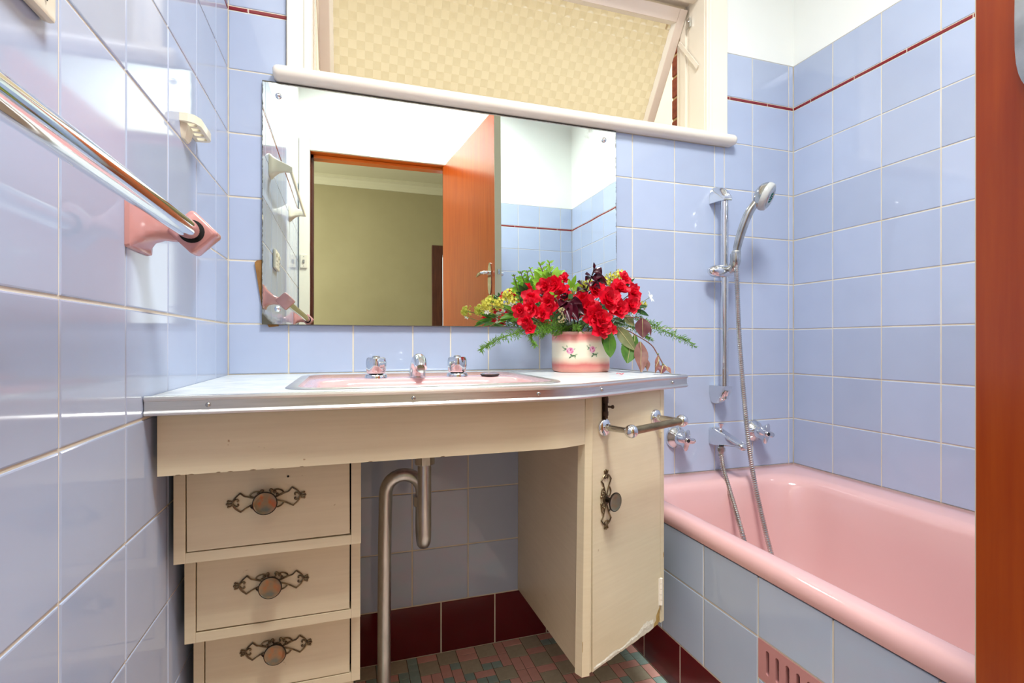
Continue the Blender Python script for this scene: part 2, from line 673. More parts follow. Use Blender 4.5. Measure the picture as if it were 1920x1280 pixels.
# back wall
bx = [0.0, 0.1338, 0.2873, 0.4395, 0.5417, 0.6489, 0.8023, 0.9557, 1.1079, 1.26, 1.4131, 1.5666, 1.722, XR]
B = ((0, 0, 0), (1, 0, 0), (0, 0, 1))
tile_area(wall_back, *B, bx[:8], [0.766] + ROWS[3:], M_tile, mask=WMASK)
tile_area(wall_back, *B, bx[7:], [0.4265] + ROWS[1:], M_tile, mask=WMASK)
tile_area(wall_back, *B, bx, TOP, M_tile, mask=WMASK)
lx = [0.0, 0.1338, 0.2855, 0.4379, 0.5906, 0.7435, 0.8965, 1.034]
tile_area(wall_back, *B, lx, [0.1385, 0.2871, 0.4409, 0.5945, 0.748], M_tile)
sx_ = [0.0, 0.075, 0.130]
tile_area(wall_back, *B, [0.0, 0.044, 0.1305], STRIP, M_strip, gap=0.002, name='border_strip')
tile_area(wall_back, *B, [1.4525, 1.475, 1.63, XR], STRIP, M_strip, gap=0.002, name='border_strip')
# left wall (faces +x): u runs along +y from the door wall
Lb = ((0, 0, 0), (0, 1, 0), (0, 0, 1))
ly = [YF, -1.68, -1.525, -1.37, -1.215, -1.06, -0.905, -0.748, -0.589, -0.427, -0.266, -0.1183, 0.0]
LR = [0.137, 0.2752] + ROWS
tile_area(wall_left, *Lb, ly, LR, M_tile)
tile_area(wall_left, *Lb, ly, TOP, M_tile)
tile_area(wall_left, *Lb, [YF, -1.75, -1.6, -1.45, -1.3, -1.15, -1.0, -0.85, -0.7, -0.55, -0.4, -0.25, -0.1, 0.0], STRIP, M_strip, gap=0.002, name='border_strip')
# right wall (faces -x): u runs along -y
Rb = ((XR, 0, 0), (0, -1, 0), (0, 0, 1))
ry = [0.0, 0.1493, 0.3040, 0.4589, 0.613, 0.767, 0.921, 1.075, 1.229, 1.383, 1.537, 1.691, -YF]
tile_area(wall_right, *Rb, ry, [0.4265] + ROWS[1:], M_tile)
tile_area(wall_right, *Rb, ry, TOP, M_tile)
tile_area(wall_right, *Rb, [0.0, 0.068, 0.221, 0.374, 0.53, 0.685, 0.84, 0.995, 1.15, 1.305, 1.46, 1.615, -YF], STRIP, M_strip, gap=0.002, name='border_strip')
# door wall (faces +y): u runs along -x from the right corner
Fb = ((XR, YF, 0), (-1, 0, 0), (0, 0, 1))
fx = [0.0, 0.085, 0.239, 0.392, 0.546, 0.70, 0.80]
tile_area(wall_front, *Fb, fx, [0.4265] + ROWS[1:], M_tile)
tile_area(wall_front, *Fb, fx, TOP, M_tile)
tile_area(wall_front, *Fb, [0.0, 0.11, 0.262, 0.414, 0.566, 0.718, 0.80], STRIP, M_strip, gap=0.002, name='border_strip')

# maroon skirting tiles
base_back = structure(obj('baseboard_back', G().box(0.0, 1.03, TG - 0.0004, T, 0.0, 0.1385), M_grout))
tile_area(base_back, *B, [0.0, 0.0575, 0.21, 0.3624, 0.5153, 0.6675, 0.8235, 0.976, 1.03], [0.0, 0.1385], M_maroon, name='skirting_tile')
base_left = structure(obj('baseboard_left', G().box(-T, -TG + 0.0004, YF, 0.0, 0.0, 0.137), M_grout))
tile_area(base_left, *Lb, ly, [0.0, 0.137], M_maroon, name='skirting_tile')

# bath front wall: tiled panel under the rim
PX = 1.030
wall_bath = structure(obj('wall_bath', G().box(PX + TG, PX + 0.05, -0.588, 0.0, 0.0, 0.388).box(PX + TG, PX + 0.05, YF, -0.737, 0.0, 0.388).box(PX + TG, PX + 0.05, -0.737, -0.588, 0.0, 0.201).box(PX + TG, PX + 0.05, -0.737, -0.588, 0.270, 0.388), M_grout))
Pb = ((PX, 0, 0), (0, -1, 0), (0, 0, 1))
py = [0.0, 0.112, 0.267, 0.4248, 0.5826, 0.742, 0.8998, 1.058, 1.216, 1.374, 1.532, 1.69, -YF]
VENT = [(0.5826, 0.742, 0.196, 0.2745)]
tile_area(wall_bath, *Pb, py, [0.1205, 0.2745, 0.392], M_tile_panel, mask=VENT)
base_bath = structure(obj('baseboard_bath', G().box(PX + TG - 0.0004, PX + T, YF, 0.0, 0.0, 0.1205), M_grout))
tile_area(base_bath, *Pb, [0.0, 0.03, 0.185, 0.340, 0.495, 0.65, 0.805, 0.96, 1.115, 1.27, 1.425, 1.58, -YF], [0.0, 0.1205], M_maroon, name='skirting_tile')
# pink ventilation tile with slots
g = G()
holes = []
for k in range(6):
    c = 0.0225 + k * 0.0228
    holes.append([(c - 0.0042 + 0.0042 * (1 + math.cos(a)) , z0 + 0.0042 * math.sin(a)) for z0, a in
                  [(0.020, PI + PI * i / 6) for i in range(7)] + [(0.058, PI * i / 6) for i in range(7)]])
MV = frame((PX + T, -0.5837, 0.1972), (0, -1, 0), (0, 0, 1), (-1, 0, 0))
g.prism([(0, 0), (0.157, 0), (0.157, 0.076), (0, 0.076)], -0.004, T, 0, MV, holes)
g.box(0.006, 0.151, 0.006, 0.070, -0.05, -0.040, 1, MV)
v = obj('vent_tile', g, [M_vent, M_dark], wall_bath, label='pink tile with vertical vent slots')

# --- mosaic floor: grey squares, pink oblongs, small teal squares
U = 0.02641
M_mgrey = mottled('mosaic_grey', (186, 178, 154), (198, 190, 166), 90, rough=0.4, rnd=True)
M_mpink = mottled('mosaic_pink', (228, 172, 160), (234, 182, 170), 60, rough=0.4, rnd=True)
M_mteal = mottled('mosaic_teal', (150, 176, 168), (164, 188, 180), 60, rough=0.4, rnd=True)
fx0, fy0, nxc, nyc = 0.0, YF, int(1.03 / U), int(-YF / U) + 1
rng = random.Random(21)
occ = {}
pieces = []
for j in range(nyc):
    for i in range(nxc):
        if (i, j) in occ:
            continue

        def free(w, h):
            return i + w <= nxc and j + h <= nyc and all((i + a, j + b) not in occ for a in range(w) for b in range(h))

        def near(kind):
            return any(occ.get((i + a, j - 1)) == kind for a in (0, 1)) or occ.get((i - 1, j)) == kind or occ.get((i - 1, j + 1)) == kind
        opts = []
        if free(2, 2) and not near('g'): opts += [('g', 2, 2)] * 16
        if free(2, 1): opts += [('p', 2, 1)] * 3
        if free(1, 2): opts += [('p', 1, 2)] * 3
        opts += [('t', 1, 1)] * 4
        k, w, h = rng.choice(opts)
        for a in range(w):
            for b in range(h):
                occ[(i + a, j + b)] = k
        pieces.append((i, j, w, h, k))
mm = {'g': M_mgrey, 'p': M_mpink, 't': M_mteal}
rest = G()
for i, j, w, h, k in pieces:
    cx, cy_ = fx0 + (i + w / 2) * U, -((j + h / 2) * U)
    if cy_ < YF + 0.01:
        continue
    if cx > 0.27 and cy_ > -0.345:
        z = rng.uniform(-0.0003, 0.0002)
        place('mosaic_tile', tile_mesh(w * U - 0.0016, h * U - 0.0016, mm[k], 'mosaic_tile', 0.004, 0.001), floor, Matrix.Translation((cx, cy_, -0.004 + z)))
    else:
        rest.box(cx - w * U / 2 + 0.0008, cx + w * U / 2 - 0.0008, cy_ - h * U / 2 + 0.0008, cy_ + h * U / 2 - 0.0008, -0.004, 0.0, 'gpt'.index(k))
obj('mosaic', rest, [M_mgrey, M_mpink, M_mteal], floor, kind='stuff')

# --- door opening, architrave, hall beyond
trim_1 = G()
aw = 0.075
trim_1.box(0.003, DX0 - 0.001, YF - 0.004, YF + 0.018, 0.0, DZ + aw, bev=0.004)
trim_1.box(DX0 - 0.001, DX1 + 0.06, YF - 0.004, YF + 0.018, DZ, DZ + aw, bev=0.004)
trim_1.box(DX1 + 0.004, DX1 + 0.06, YF - 0.004, YF + 0.018, 0.0, DZ, bev=0.004)
shell('trim_1', trim_1, M_arch)
g = G()
g.box(DX0 - 0.02, DX0 + 0.002, YF - 0.1, YF + 0.002, 0.0, DZ)
g.box(DX0 + 0.002, DX0 + 0.016, YF - 0.1, YF - 0.04, 0.0, DZ, 0)
g.box(DX1 - 0.002, DX1 + 0.02, YF - 0.1, YF + 0.002, 0.0, DZ)
shell('trim_2', g, M_browntrim)
g = G().box(DX0 - 0.02, DX1 + 0.02, YF - 0.1, YF + 0.002, DZ - 0.002, DZ + 0.02)
g.box(DX0 + 0.002, DX1 - 0.002, YF - 0.1, YF - 0.04, DZ - 0.02, DZ - 0.004)
shell('trim_3', g, M_frame_wood)

HF, HH = -3.90, 2.55
ox0, ox1, oz1 = 1.20, 2.0, 1.84
g = G().box(-1.5, ox0, HF - 0.1, HF, 0, HH).box(ox0, ox1, HF - 0.1, HF, oz1, HH).box(ox1, 3.2, HF - 0.1, HF, 0, HH)
g.box(-1.6, -1.5, HF - 0.1, -3.35, 0, HH).box(-1.6, -1.5, -2.15, YF - 0.1, 0, HH).box(-1.6, -1.5, -3.35, -2.15, 0, 0.95).box(-1.6, -1.5, -3.35, -2.15, 2.15, HH).box(3.2, 3.3, HF - 0.1, YF - 0.1, 0, HH)
g.box(-1.5, 0.0, YF - 0.1, YF - 0.09, 0, HH).box(1.742, 3.2, YF - 0.1, YF - 0.09, 0, HH)
shell('wall_hall', g, M_hallwall)
g2 = G()
for a, b, c, d in ((-3.36, -3.30, 0.94, 2.16), (-2.20, -2.14, 0.94, 2.16), (-3.30, -2.20, 0.94, 1.0), (-3.30, -2.20, 2.10, 2.16), (-2.77, -2.73, 1.0, 2.10)):
    g2.box(-1.58, -1.50, a, b, c, d)
shell('added_hall_window', g2, M_arch)  # invented window frame, added around the hall's side fill light
shell('floor_hall', G().box(-1.6, 3.3, HF - 0.1, YF - 0.1, -0.1, -0.005), M_hallfloor)
shell('ceiling_hall', G().box(-1.6, 3.3, HF - 0.1, YF - 0.1, HH, HH + 0.1), M_hallceil)
# plaster cornice in the hall
prof = [(0, 0), (0.0, -0.09), (0.012, -0.09), (0.018, -0.075), (0.03, -0.055), (0.055, -0.03), (0.08, -0.02), (0.08, 0)]
g = G()
Mc = frame((-1.5, HF, HH), (0, 1, 0), (0, 0, 1), (1, 0, 0))
g.prism(prof, 0, 4.7, 0, Mc)
shell('trim_4', g, M_hallceil)
# dark timber frame of the next doorway
g = G()
g.box(ox0 - 0.10, ox0 + 0.01, HF - 0.11, HF + 0.02, 0, oz1 + 0.09, bev=0.004)
g.box(ox0 + 0.01, ox1 - 0.01, HF - 0.11, HF + 0.02, oz1 - 0.01, oz1 + 0.09, bev=0.004)
g.box(ox1 - 0.01, ox1 + 0.10, HF - 0.11, HF + 0.02, 0, oz1 + 0.09, bev=0.004)
g.box(ox0 + 0.01, ox1 - 0.01, HF - 0.09, HF - 0.05, 1.02, 1.07)
shell('door_2', g, M_browntrim)

# the bathroom door, swung open beside the camera
HX, HY, EX, EY = 0.846, -1.825, 0.945, -0.988
ang = math.atan2(EY - HY, EX - HX)
DL = math.hypot(EX - HX, EY - HY)
d1 = bpy.data.objects.new('door_1', None)
d1.location = (HX, HY, 0)
d1.rotation_euler = (0, 0, ang)
link(d1)
structure(d1)
WM['door_1'] = Matrix.Translation((HX, HY, 0)) @ Matrix.Rotation(ang, 4, 'Z')
# local x runs from hinge to the free edge, +y is the face towards the camera
M_dooredge = plain('door_edge_ivory', (206, 200, 172), 0.4)
g = G().box(0, DL - 0.0015, -0.034, 0.0, 0.008, 1.99, 0).box(DL - 0.0015, DL, -0.034, -0.0005, 0.008, 1.99, 1)
obj('door_leaf', g, [M_door, M_dooredge], d1, local=True)
# lever handle on an oval plate, both faces
for s in (1, -1):
    yf = 0.0 if s == 1 else -0.034
    g = G()
    px_, pz, hw, hh = DL - 0.062, 1.178, 0.021, 0.079
    outl = []
    for k in range(32):
        a = 2 * PI * k / 32
        cx, sz = math.cos(a), math.sin(a)
        outl.append((px_ + hw * math.copysign(abs(cx) ** 0.75, cx) * (1 - 0.25 * abs(sz) ** 3), pz + hh * math.copysign(abs(sz) ** 0.6, sz)))
    Mp = frame((0, yf, 0), (1, 0, 0), (0, 0, 1), (0, -1, 0)) if s == -1 else frame((0, 0, 0), (1, 0, 0), (0, 0, 1), (0, -1, 0))
    if s == 1:
        g.prism(outl, -0.004, 0.0, 0, Mp)
    else:
        g.prism(outl, 0.0, 0.004, 0, Mp)
    obj('handle_plate', g, M_chrome_dull, d1, smooth=30, local=True)
    g = G()
    zl = 1.205
    pts = [(px_, yf, zl), (px_, yf + s * 0.022, zl), (px_ - 0.006, yf + s * 0.036, zl), (px_ - 0.03, yf + s * 0.04, zl), (px_ - 0.07, yf + s * 0.036, zl - 0.002), (px_ - 0.1, yf + s * 0.03, zl - 0.003)]
    g.tube(bez(pts, 5), [0.009] * 10 + [0.008] * 6 + [0.0085] * 5 + [0.006] * 5, 12)
    obj('door_lever', g, M_chrome, d1, smooth=60, local=True)
g = G().box(DL - 0.0006, DL + 0.0008, -0.029, -0.006, 1.10, 1.25)
obj('latch_bolt', G().box(DL, DL + 0.009, -0.023, -0.012, 1.19, 1.215, bev=0.002), M_chrome_dull, d1, local=True)
obj('lock_plate', g, M_dooredge, d1, local=True)

# outside: neighbouring rendered wall, ground, outer brick skin
shell('wall_neighbour', G().box(-3.0, 5.0, 1.7, 1.9, -0.1, 3.3), M_neigh)
shell('floor_outside', G().box(-3.0, 5.0, 0.13, 1.7, -0.2, -0.1), M_ground)
g = G()
g.box(1.432, 1.86, 0.142, 0.250, -0.1, 2.60).box(-0.12, 0.128, 0.142, 0.250, -0.1, 2.6).box(0.128, 1.432, 0.142, 0.25, -0.1, 1.44)
g.box(-0.12, 1.86, 0.142, 0.25, 2.06, 2.6)
wall_outer = shell('wall_outer', g, M_mortar)
bk_head = make_mesh('brick', G().box(-0.0005, 0.0045, -0.0535, 0.0535, -0.0345, 0.0345, bev=0.002), M_brick)
bk_face = make_mesh('brick', G().box(-0.108, 0.108, -0.0005, 0.0045, -0.0345, 0.0345, bev=0.002), M_brick)
for k in range(9):
    z = 1.395 + k * 0.079
    place('brick', bk_head, wall_outer, frame((1.432, 0.196, z), (-1, 0, 0), (0, -1, 0), (0, 0, 1)))
    place('brick', bk_head, wall_outer, frame((0.128, 0.196, z), (1, 0, 0), (0, 1, 0), (0, 0, 1)))

# ------------------------------------------------------------------ window
JX0, JX1 = 0.190, 1.3685
WZ = 1.985
g = G()
# jamb lining, frame stops and head
g.box(JX0 - 0.018, JX0, -0.004, 0.072, 1.515, WZ + 0.02).box(JX1, JX1 + 0.018, -0.004, 0.072, 1.515, WZ + 0.02)
g.box(JX0 - 0.018, JX0 - 0.004, 0.0735, 0.142, 1.5, WZ + 0.04).box(JX1 + 0.004, JX1 + 0.018, 0.0735, 0.142, 1.5, WZ + 0.04)
g.box(JX0 - 0.018, JX0 + 0.002, 0.090, 0.118, 1.5, WZ + 0.04).box(JX1 - 0.002, JX1 + 0.018, 0.090, 0.118, 1.5, WZ + 0.04)
g.box(JX0 - 0.018, JX1 + 0.018, -0.004, 0.142, WZ, WZ + 0.022)
g.box(JX0, JX1, 0.018, 0.05, WZ - 0.014, WZ)
window_1 = structure(obj('window_1', g, M_winpaint))


def architrave(x0, x1, z0, z1, vert=True):
    gg = G()
    gg.box(x0, x1, -0.016, 0.001, z0, z1, bev=0.003)
    if vert:
        xi = (x1 - 0.018, x1 - 0.006) if x0 < 0.5 else (x0 + 0.006, x0 + 0.018)
        gg.box(xi[0], xi[1], -0.021, -0.012, z0, z1, bev=0.003)
    return gg


obj('architrave', architrave(0.1311, 0.1885, 1.512, 2.06), M_winpaint, window_1)
obj('architrave', architrave(1.3700, 1.4509, 1.512, 2.06), M_winpaint, window_1)
obj('architrave', architrave(0.1311, 1.4509, WZ + 0.012, 2.07, False), M_winpaint, window_1)
# sill with round nose
g = G()
pr = [(0.10, 1.5205), (-0.018, 1.5205)] + [(-0.018 - 0.0175 * math.sin(PI * k / 10), 1.503 + 0.0175 * math.cos(PI * k / 10)) for k in range(1, 11)] + [(0.10, 1.4855)]
Ms = frame((0, 0, 0), (0, 1, 0), (0, 0, 1), (1, 0, 0))
xs = [0.1010, 0.1035, 0.1085, 0.1150, 1.4640, 1.4705, 1.4755, 1.4780]
sc = [0.55, 0.80, 0.95, 1.0, 1.0, 0.95, 0.80, 0.55]
rings = []
for x, s in zip(xs, sc):
    rings.append([(x, (p[0] if p[0] > 0.05 else -0.018 + (p[0] + 0.018) * s) if p[0] < 0.05 else -0.001, 1.503 + (p[1] - 1.503) * s) for p in pr])
g.loft(rings, cap0=True, cap1=True)
g.box(JX0 + 0.002, JX1 - 0.002, -0.002, 0.142, 1.492, 1.5195)
obj('window_sill', g, M_winpaint, window_1, smooth=40)

# top-hung sash, pushed open at the bottom
th = math.radians(34)
SX0, SX1, SL = 0.1935, 1.3645, 0.475
Msash = frame((0, 0.071, 1.962), (1, 0, 0), (0, math.sin(th), -math.cos(th)), (0, -math.cos(th), -math.sin(th)))  # x along, y down the sash, z towards the room
# keep it right handed
if Msash.to_3x3().determinant() < 0:
    Msash = frame((0, 0.071, 1.962), (1, 0, 0), (0, math.sin(th), -math.cos(th)), (0, math.cos(th), math.sin(th)))
    SZ = -1
else:
    SZ = 1


def sbox(gg, x0, x1, y0, y1, z0, z1, mi=0, bev=0.002):
    a, b = sorted((z0 * SZ, z1 * SZ))
    gg.box(x0, x1, y0, y1, a, b, mi, Msash, bev)


g = G()
st, tr, br = 0.030, 0.040, 0.045
sbox(g, SX0, SX0 + st, 0, SL, -0.034, 0)
sbox(g, SX1 - st, SX1, 0, SL, -0.034, 0)
sbox(g, SX0 + st, SX1 - st, 0, tr, -0.034, 0)
sbox(g, SX0 + st, SX1 - st, SL - br, SL, -0.034, 0)
sash = obj('sash', g, M_sash, window_1)
# splayed glazing bead
g = G()
bw = 0.010
o_ = rrect(SX0 + st - 0.001, SX1 - st + 0.001, tr - 0.001, SL - br + 0.001, 0.0005, 1)
i_ = rrect(SX0 + st + bw, SX1 - st - bw, tr + bw, SL - br - bw, 0.0005, 1)
g.loft([[(x, y, -0.001 * SZ) for x, y in o_], [(x, y, -0.014 * SZ) for x, y in i_], [(x, y, -0.017 * SZ) for x, y in i_]], 0, Msash)
obj('glazing_bead', g, M_winpaint, sash)
# patterned pane: a checker of smooth pillows and hammered squares
g = G()
P = 0.0243
nx_, ny_ = int((SX1 - SX0 - 2 * st) / P), int((SL - tr - br) / P)
px0 = SX0 + st + 0.002
py0 = tr + 0.002
pw = (SX1 - SX0 - 2 * st - 0.004) / nx_
ph = (SL - tr - br - 0.004) / ny_
rg = random.Random(3)
for a in range(nx_):
    for b in range(ny_):
        smooth_cell = (a + b) % 2 == 0
        n = 5 if smooth_cell else 6
        vs_, fs = [], []
        for i in range(n + 1):
            for j in range(n + 1):
                u, w = i / n, j / n
                ed = i in (0, n) or j in (0, n)
                if ed:
                    h = 0.0
                elif smooth_cell:
                    h = 0.0026 * (math.sin(PI * u) * math.sin(PI * w)) ** 0.35
                else:
                    h = rg.uniform(0.0001, 0.0011)
                vs_.append((px0 + (a + u) * pw, py0 + (b + w) * ph, (-0.016 + h) * SZ))
        for i in range(n):
            for j in range(n):
                q = (i * (n + 1) + j, (i + 1) * (n + 1) + j, (i + 1) * (n + 1) + j + 1, i * (n + 1) + j + 1)
                fs.append(q if SZ > 0 else tuple(reversed(q)))
        g.add(vs_, fs, 0 if smooth_cell else 1, Msash)
q = [(px0, py0, -0.020 * SZ), (px0 + nx_ * pw, py0, -0.020 * SZ), (px0 + nx_ * pw, py0 + ny_ * ph, -0.020 * SZ), (px0, py0 + ny_ * ph, -0.020 * SZ)]
g.add(q, [(3, 2, 1, 0) if SZ > 0 else (0, 1, 2, 3)], 0, Msash)
obj('pane', g, [M_glass_a, M_glass_b], sash, smooth=50, label='amber basket-pattern obscure glass')
# friction stays
for s in (0, 1):
    g = G()
    if s:
        x = 1.3625
        a, b = (x, 0.020, 1.745), (x, 0.118, 1.877)
    else:
        x = 0.1945
        a, b = (x, 0.020, 1.745), (x, 0.118, 1.877)
        a, b = (x, 0.045, 1.822), (x, 0.235, 1.655)
    d_ = (Vector(b) - Vector(a)).normalized()
    Mx = frame(a, (1, 0, 0), d_, Vector((1, 0, 0)).cross(d_))
    g.box(-0.0015, 0.0015, 0, (Vector(b) - Vector(a)).length, -0.0065, 0.0065, 0, Mx)
    obj('stay_arm', g, M_winpaint if s else M_sash, window_1)
    g = G().box(x - 0.003, x + 0.003, 0.058, 0.076, 1.80 if not s else 1.90, 1.845 if not s else 1.93)
    g.lathe([(0.0035, 0), (0.0035, 0.006), (0.002, 0.008)], 10, 0, frame((x, 0.06, 1.822 if not s else 1.915), (0, 0, 1), (0, 1, 0), (1 if not s else -1, 0, 0)))
    obj('stay_pivot', g, M_chrome_dull, window_1)
# lever catch on the left stile
g = G()
g.tube(bez([(0.1955, 0.052, 1.95), (0.199, 0.050, 1.90), (0.200, 0.052, 1.87), (0.196, 0.055, 1.85)], 5), [0.006] * 6 + [0.0075] * 6 + [0.004] * 4, 10)
obj('window_catch', g, M_brass, window_1, smooth=60)

# ------------------------------------------------------------------ mirror
tl = 0.010
mir = thing('wall_mirror', 'frameless old mirror with worn silver edges under the window sill', 'mirror', (0.0752, -0.013, 0.8880))
Mm = frame((0.0752, -0.013, 0.8880), (1, 0, 0), (0, math.cos(tl), -math.sin(tl)), (0, math.sin(tl), math.cos(tl)))
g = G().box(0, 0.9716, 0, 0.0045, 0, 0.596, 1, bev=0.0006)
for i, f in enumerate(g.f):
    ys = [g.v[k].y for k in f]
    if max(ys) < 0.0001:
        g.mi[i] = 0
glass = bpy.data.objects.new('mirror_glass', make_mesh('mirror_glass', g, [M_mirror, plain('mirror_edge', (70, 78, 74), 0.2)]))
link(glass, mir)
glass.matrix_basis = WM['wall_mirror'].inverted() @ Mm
scr = make_mesh('mirror_screw', G().lathe([(0.0075, 0), (0.0075, 0.002), (0.0055, 0.0055), (0.002, 0.0072)], 16), M_chrome, smooth=50)
for x, z in ((0.112 - 0.0752, 1.4499 - 0.888), (1.0054 - 0.0752, 1.4512 - 0.888), (0.1108 - 0.0752, 0.9262 - 0.888), (1.006 - 0.0752, 0.9262 - 0.888)):
    place('mirror_screw', scr, mir, WM['wall_mirror'].inverted() @ Mm @ frame((x, -0.0002, z), (1, 0, 0), (0, 0, 1), (0, -1, 0)))
g = G()
Msh = frame((0, -0.0012, 0), (1, 0, 0), (0, 0, 1), (0, -1, 0))
g.prism([(0.0585, 1.038), (0.064, 1.044), (0.078, 1.046), (0.112, 0.884), (0.090, 0.8815), (0.078, 0.905)], 0, 0.0048, 0, Msh)
tag(obj('packing_strip', g, M_cardboard), 'brown hardboard strip wedged behind the lower left mirror edge', 'strip')

# ------------------------------------------------------------------ worktop
CT, CB = 0.766, 0.742
edge = [(0.0015, -0.531), (0.30, -0.536), (0.58, -0.534)]
edge += [tuple(p)[:2] for p in bez([(0.62, -0.533, 0), (0.66, -0.527, 0), (0.70, -0.5145, 0), (0.74, -0.4975, 0), (0.78, -0.479, 0)], 4)]
edge += [(0.90, -0.4185), (1.028, -0.3665)]
outl = edge + [(1.036, -0.355), (1.036, -0.0012), (0.0015, -0.0012)]
RX0, RX1, RY0, RY1 = 0.172, 0.680, -0.478, -0.092
hole = rrect(RX0 + 0.012, RX1 - 0.012, RY0 + 0.012, RY1 - 0.012, 0.045)
wt = thing('worktop', 'pale mottled laminate vanity worktop with screwed aluminium edging', 'worktop', (0.5, -0.25, CB))
obj('laminate_top', G().prism(outl, CB + 0.002, CT, 0, None, [hole]), M_counter, wt)
# aluminium edging: two beads and a flat band
path = edge + [(1.036, -0.358), (1.0375, -0.345), (1.0375, -0.006)]
# profile (out, z)
pr = [(-0.012, 0.0012), (0.0, 0.0018), (0.0026, 0.0008), (0.0036, -0.0020), (0.0022, -0.0052), (0.0008, -0.0062), (0.0008, -0.0190), (0.0022, -0.0200), (0.0036, -0.0228), (0.0026, -0.0256), (0.0, -0.0268), (-0.012, -0.0264)]
rings = []
for i, p in enumerate(path):
    a = Vector(path[max(i - 1, 0)])
    b = Vector(path[min(i + 1, len(path) - 1)])
    t = (b - a).normalized()
    n = Vector((t.y, -t.x))
    rings.append([(p[0] + n.x * o, p[1] + n.y * o, CT + z) for o, z in pr])
g = G().loft(rings, closed=False)
obj('metal_edging', g, M_alu, wt, smooth=40)
g = G()
scm = make_mesh('edging_screw', G().lathe([(0.0036, 0), (0.0034, 0.0014), (0.0018, 0.0026)], 12), M_chrome_dull, smooth=50)
for x, y, nx_v in ((0.0813, -0.5325, (0, -1)), (0.3762, -0.5358, (0, -1)), (0.5942, -0.534, (0, -1)), (0.737, -0.4988, (0.4, -0.917)), (0.975, -0.3881, (0.38, -0.925))):
    n = Vector((nx_v[0], nx_v[1], 0))
    place('edging_screw', scm, wt, WM['worktop'].inverted() @ frame((x + n.x * 0.0008, y + n.y * 0.0008, CT - 0.0125), (-n.y, n.x, 0), (0, 0, 1), n))

# ------------------------------------------------------------------ wash basin
basin = thing('wash_basin', 'pink wash basin set into the worktop with a flat steel rim', 'basin', ((RX0 + RX1) / 2, (RY0 + RY1) / 2, CT))
NB = 8
g = G()
ro = rrect(RX0, RX1, RY0, RY1, 0.055, NB)
ri = rrect(RX0 + 0.020, RX1 - 0.020, RY0 + 0.014, RY1 - 0.014, 0.040, NB)
g.loft([[(x, y, CT + 0.0005) for x, y in ro], [(x, y, CT + 0.0026) for x, y in rrect(RX0 + 0.003, RX1 - 0.003, RY0 + 0.003, RY1 - 0.003, 0.052, NB)],
        [(x, y, CT + 0.0024) for x, y in ri], [(x, y, CT - 0.004) for x, y in ri]])
obj('steel_rim', g, M_alu, basin, smooth=40)
g = G()
DZK = CT - 0.0030
rings = [[(x, y, DZK) for x, y in rrect(RX0 + 0.018, RX1 - 0.018, RY0 + 0.013, RY1 - 0.013, 0.042, NB)]]
for ins, fr, bk, r, z in ((0.022, 0.017, 0.018, 0.045, DZK + 0.0008), (0.040, 0.026, 0.145, 0.065, DZK + 0.0022), (0.046, 0.030, 0.152, 0.066, DZK + 0.001), (0.052, 0.036, 0.158, 0.066, DZK - 0.010),
                          (0.062, 0.046, 0.168, 0.065, DZK - 0.05), (0.090, 0.07, 0.185, 0.06, DZK - 0.095), (0.15, 0.10, 0.21, 0.035, DZK - 0.112), (0.232, 0.13, 0.235, 0.008, DZK - 0.116)):
    rings.append([(x, y, z) for x, y in rrect(RX0 + ins, RX1 - ins, RY0 + fr, RY1 - bk, min(r, (RY1 - RY0 - fr - bk) / 2 - 0.0005), NB)])
g.loft(rings, cap1=True)
obj('bowl', g, M_pink, basin, smooth=60)


def basin_tap(x, y, label):
    t = thing('basin_tap', label, 'tap', (x, y, DZK + 0.0006), group='pair of basin taps')
    obj('flange', G().lathe([(0.0245, 0), (0.0245, 0.006), (0.022, 0.009), (0.014, 0.0095)], 28), M_chrome, t, smooth=40, local=True)
    g_ = G()
    seg = 40
    rings_ = []
    for r, z, am in ((0.0145, 0.0092, 0), (0.0195, 0.012, 0.0), (0.0208, 0.018, 0.02), (0.0212, 0.028, 0.06), (0.0205, 0.038, 0.10), (0.0190, 0.0445, 0.10), (0.0165, 0.0470, 0.05), (0.009, 0.0475, 0)):
        rings_.append([(r * (1 + am * math.cos(4 * 2 * PI * i / seg + 0.5)) * math.cos(2 * PI * i / seg), r * (1 + am * math.cos(4 * 2 * PI * i / seg + 0.5)) * math.sin(2 * PI * i / seg), z) for i in range(seg)])
    g_.loft(rings_, cap1=True)
    obj('tap_handle', g_, M_chrome, t, smooth=35, local=True)
    obj('indicator_cap', G().lathe([(0.0085, 0.0474), (0.008, 0.0495), (0.005, 0.0505)], 20), M_chrome_dull, t, smooth=40, local=True)
    return t


basin_tap(0.3343, -0.200, 'chrome basin tap left of the stubby spout')
basin_tap(0.5180, -0.200, 'chrome basin tap right of the stubby spout, nearer the black plug')
sp = thing('basin_spout', 'stubby chrome basin spout between the two basin taps', 'spout', (0.4263, -0.205, DZK + 0.0006))
g = G()
pts = [(0, 0.010, 0), (0, 0.008, 0.014), (0, 0.003, 0.028), (0, -0.010, 0.0385), (0, -0.028, 0.0395), (0, -0.044, 0.032), (0, -0.052, 0.024)]
P = bez(pts, 4)
rr = [0.0195 - 0.0065 * (k / (len(P) - 1)) for k in range(len(P))]
g.tube(P, rr, 20)
obj('spout_body', g, M_chrome, sp, smooth=50, local=True)
g = G().lathe([(0.0085, 0), (0.0085, 0.006), (0.0065, 0.007)], 16, 0, frame((0, -0.0515, 0.0245), (1, 0, 0), (0, 0.84, 0.54), (0, -0.54, -0.84)))
obj('aerator', g, M_chrome_dull, sp, smooth=40, local=True)
pl = thing('sink_plug', 'black rubber basin plug lying right of the basin taps', 'plug', (0.5905, -0.226, DZK + 0.0012))
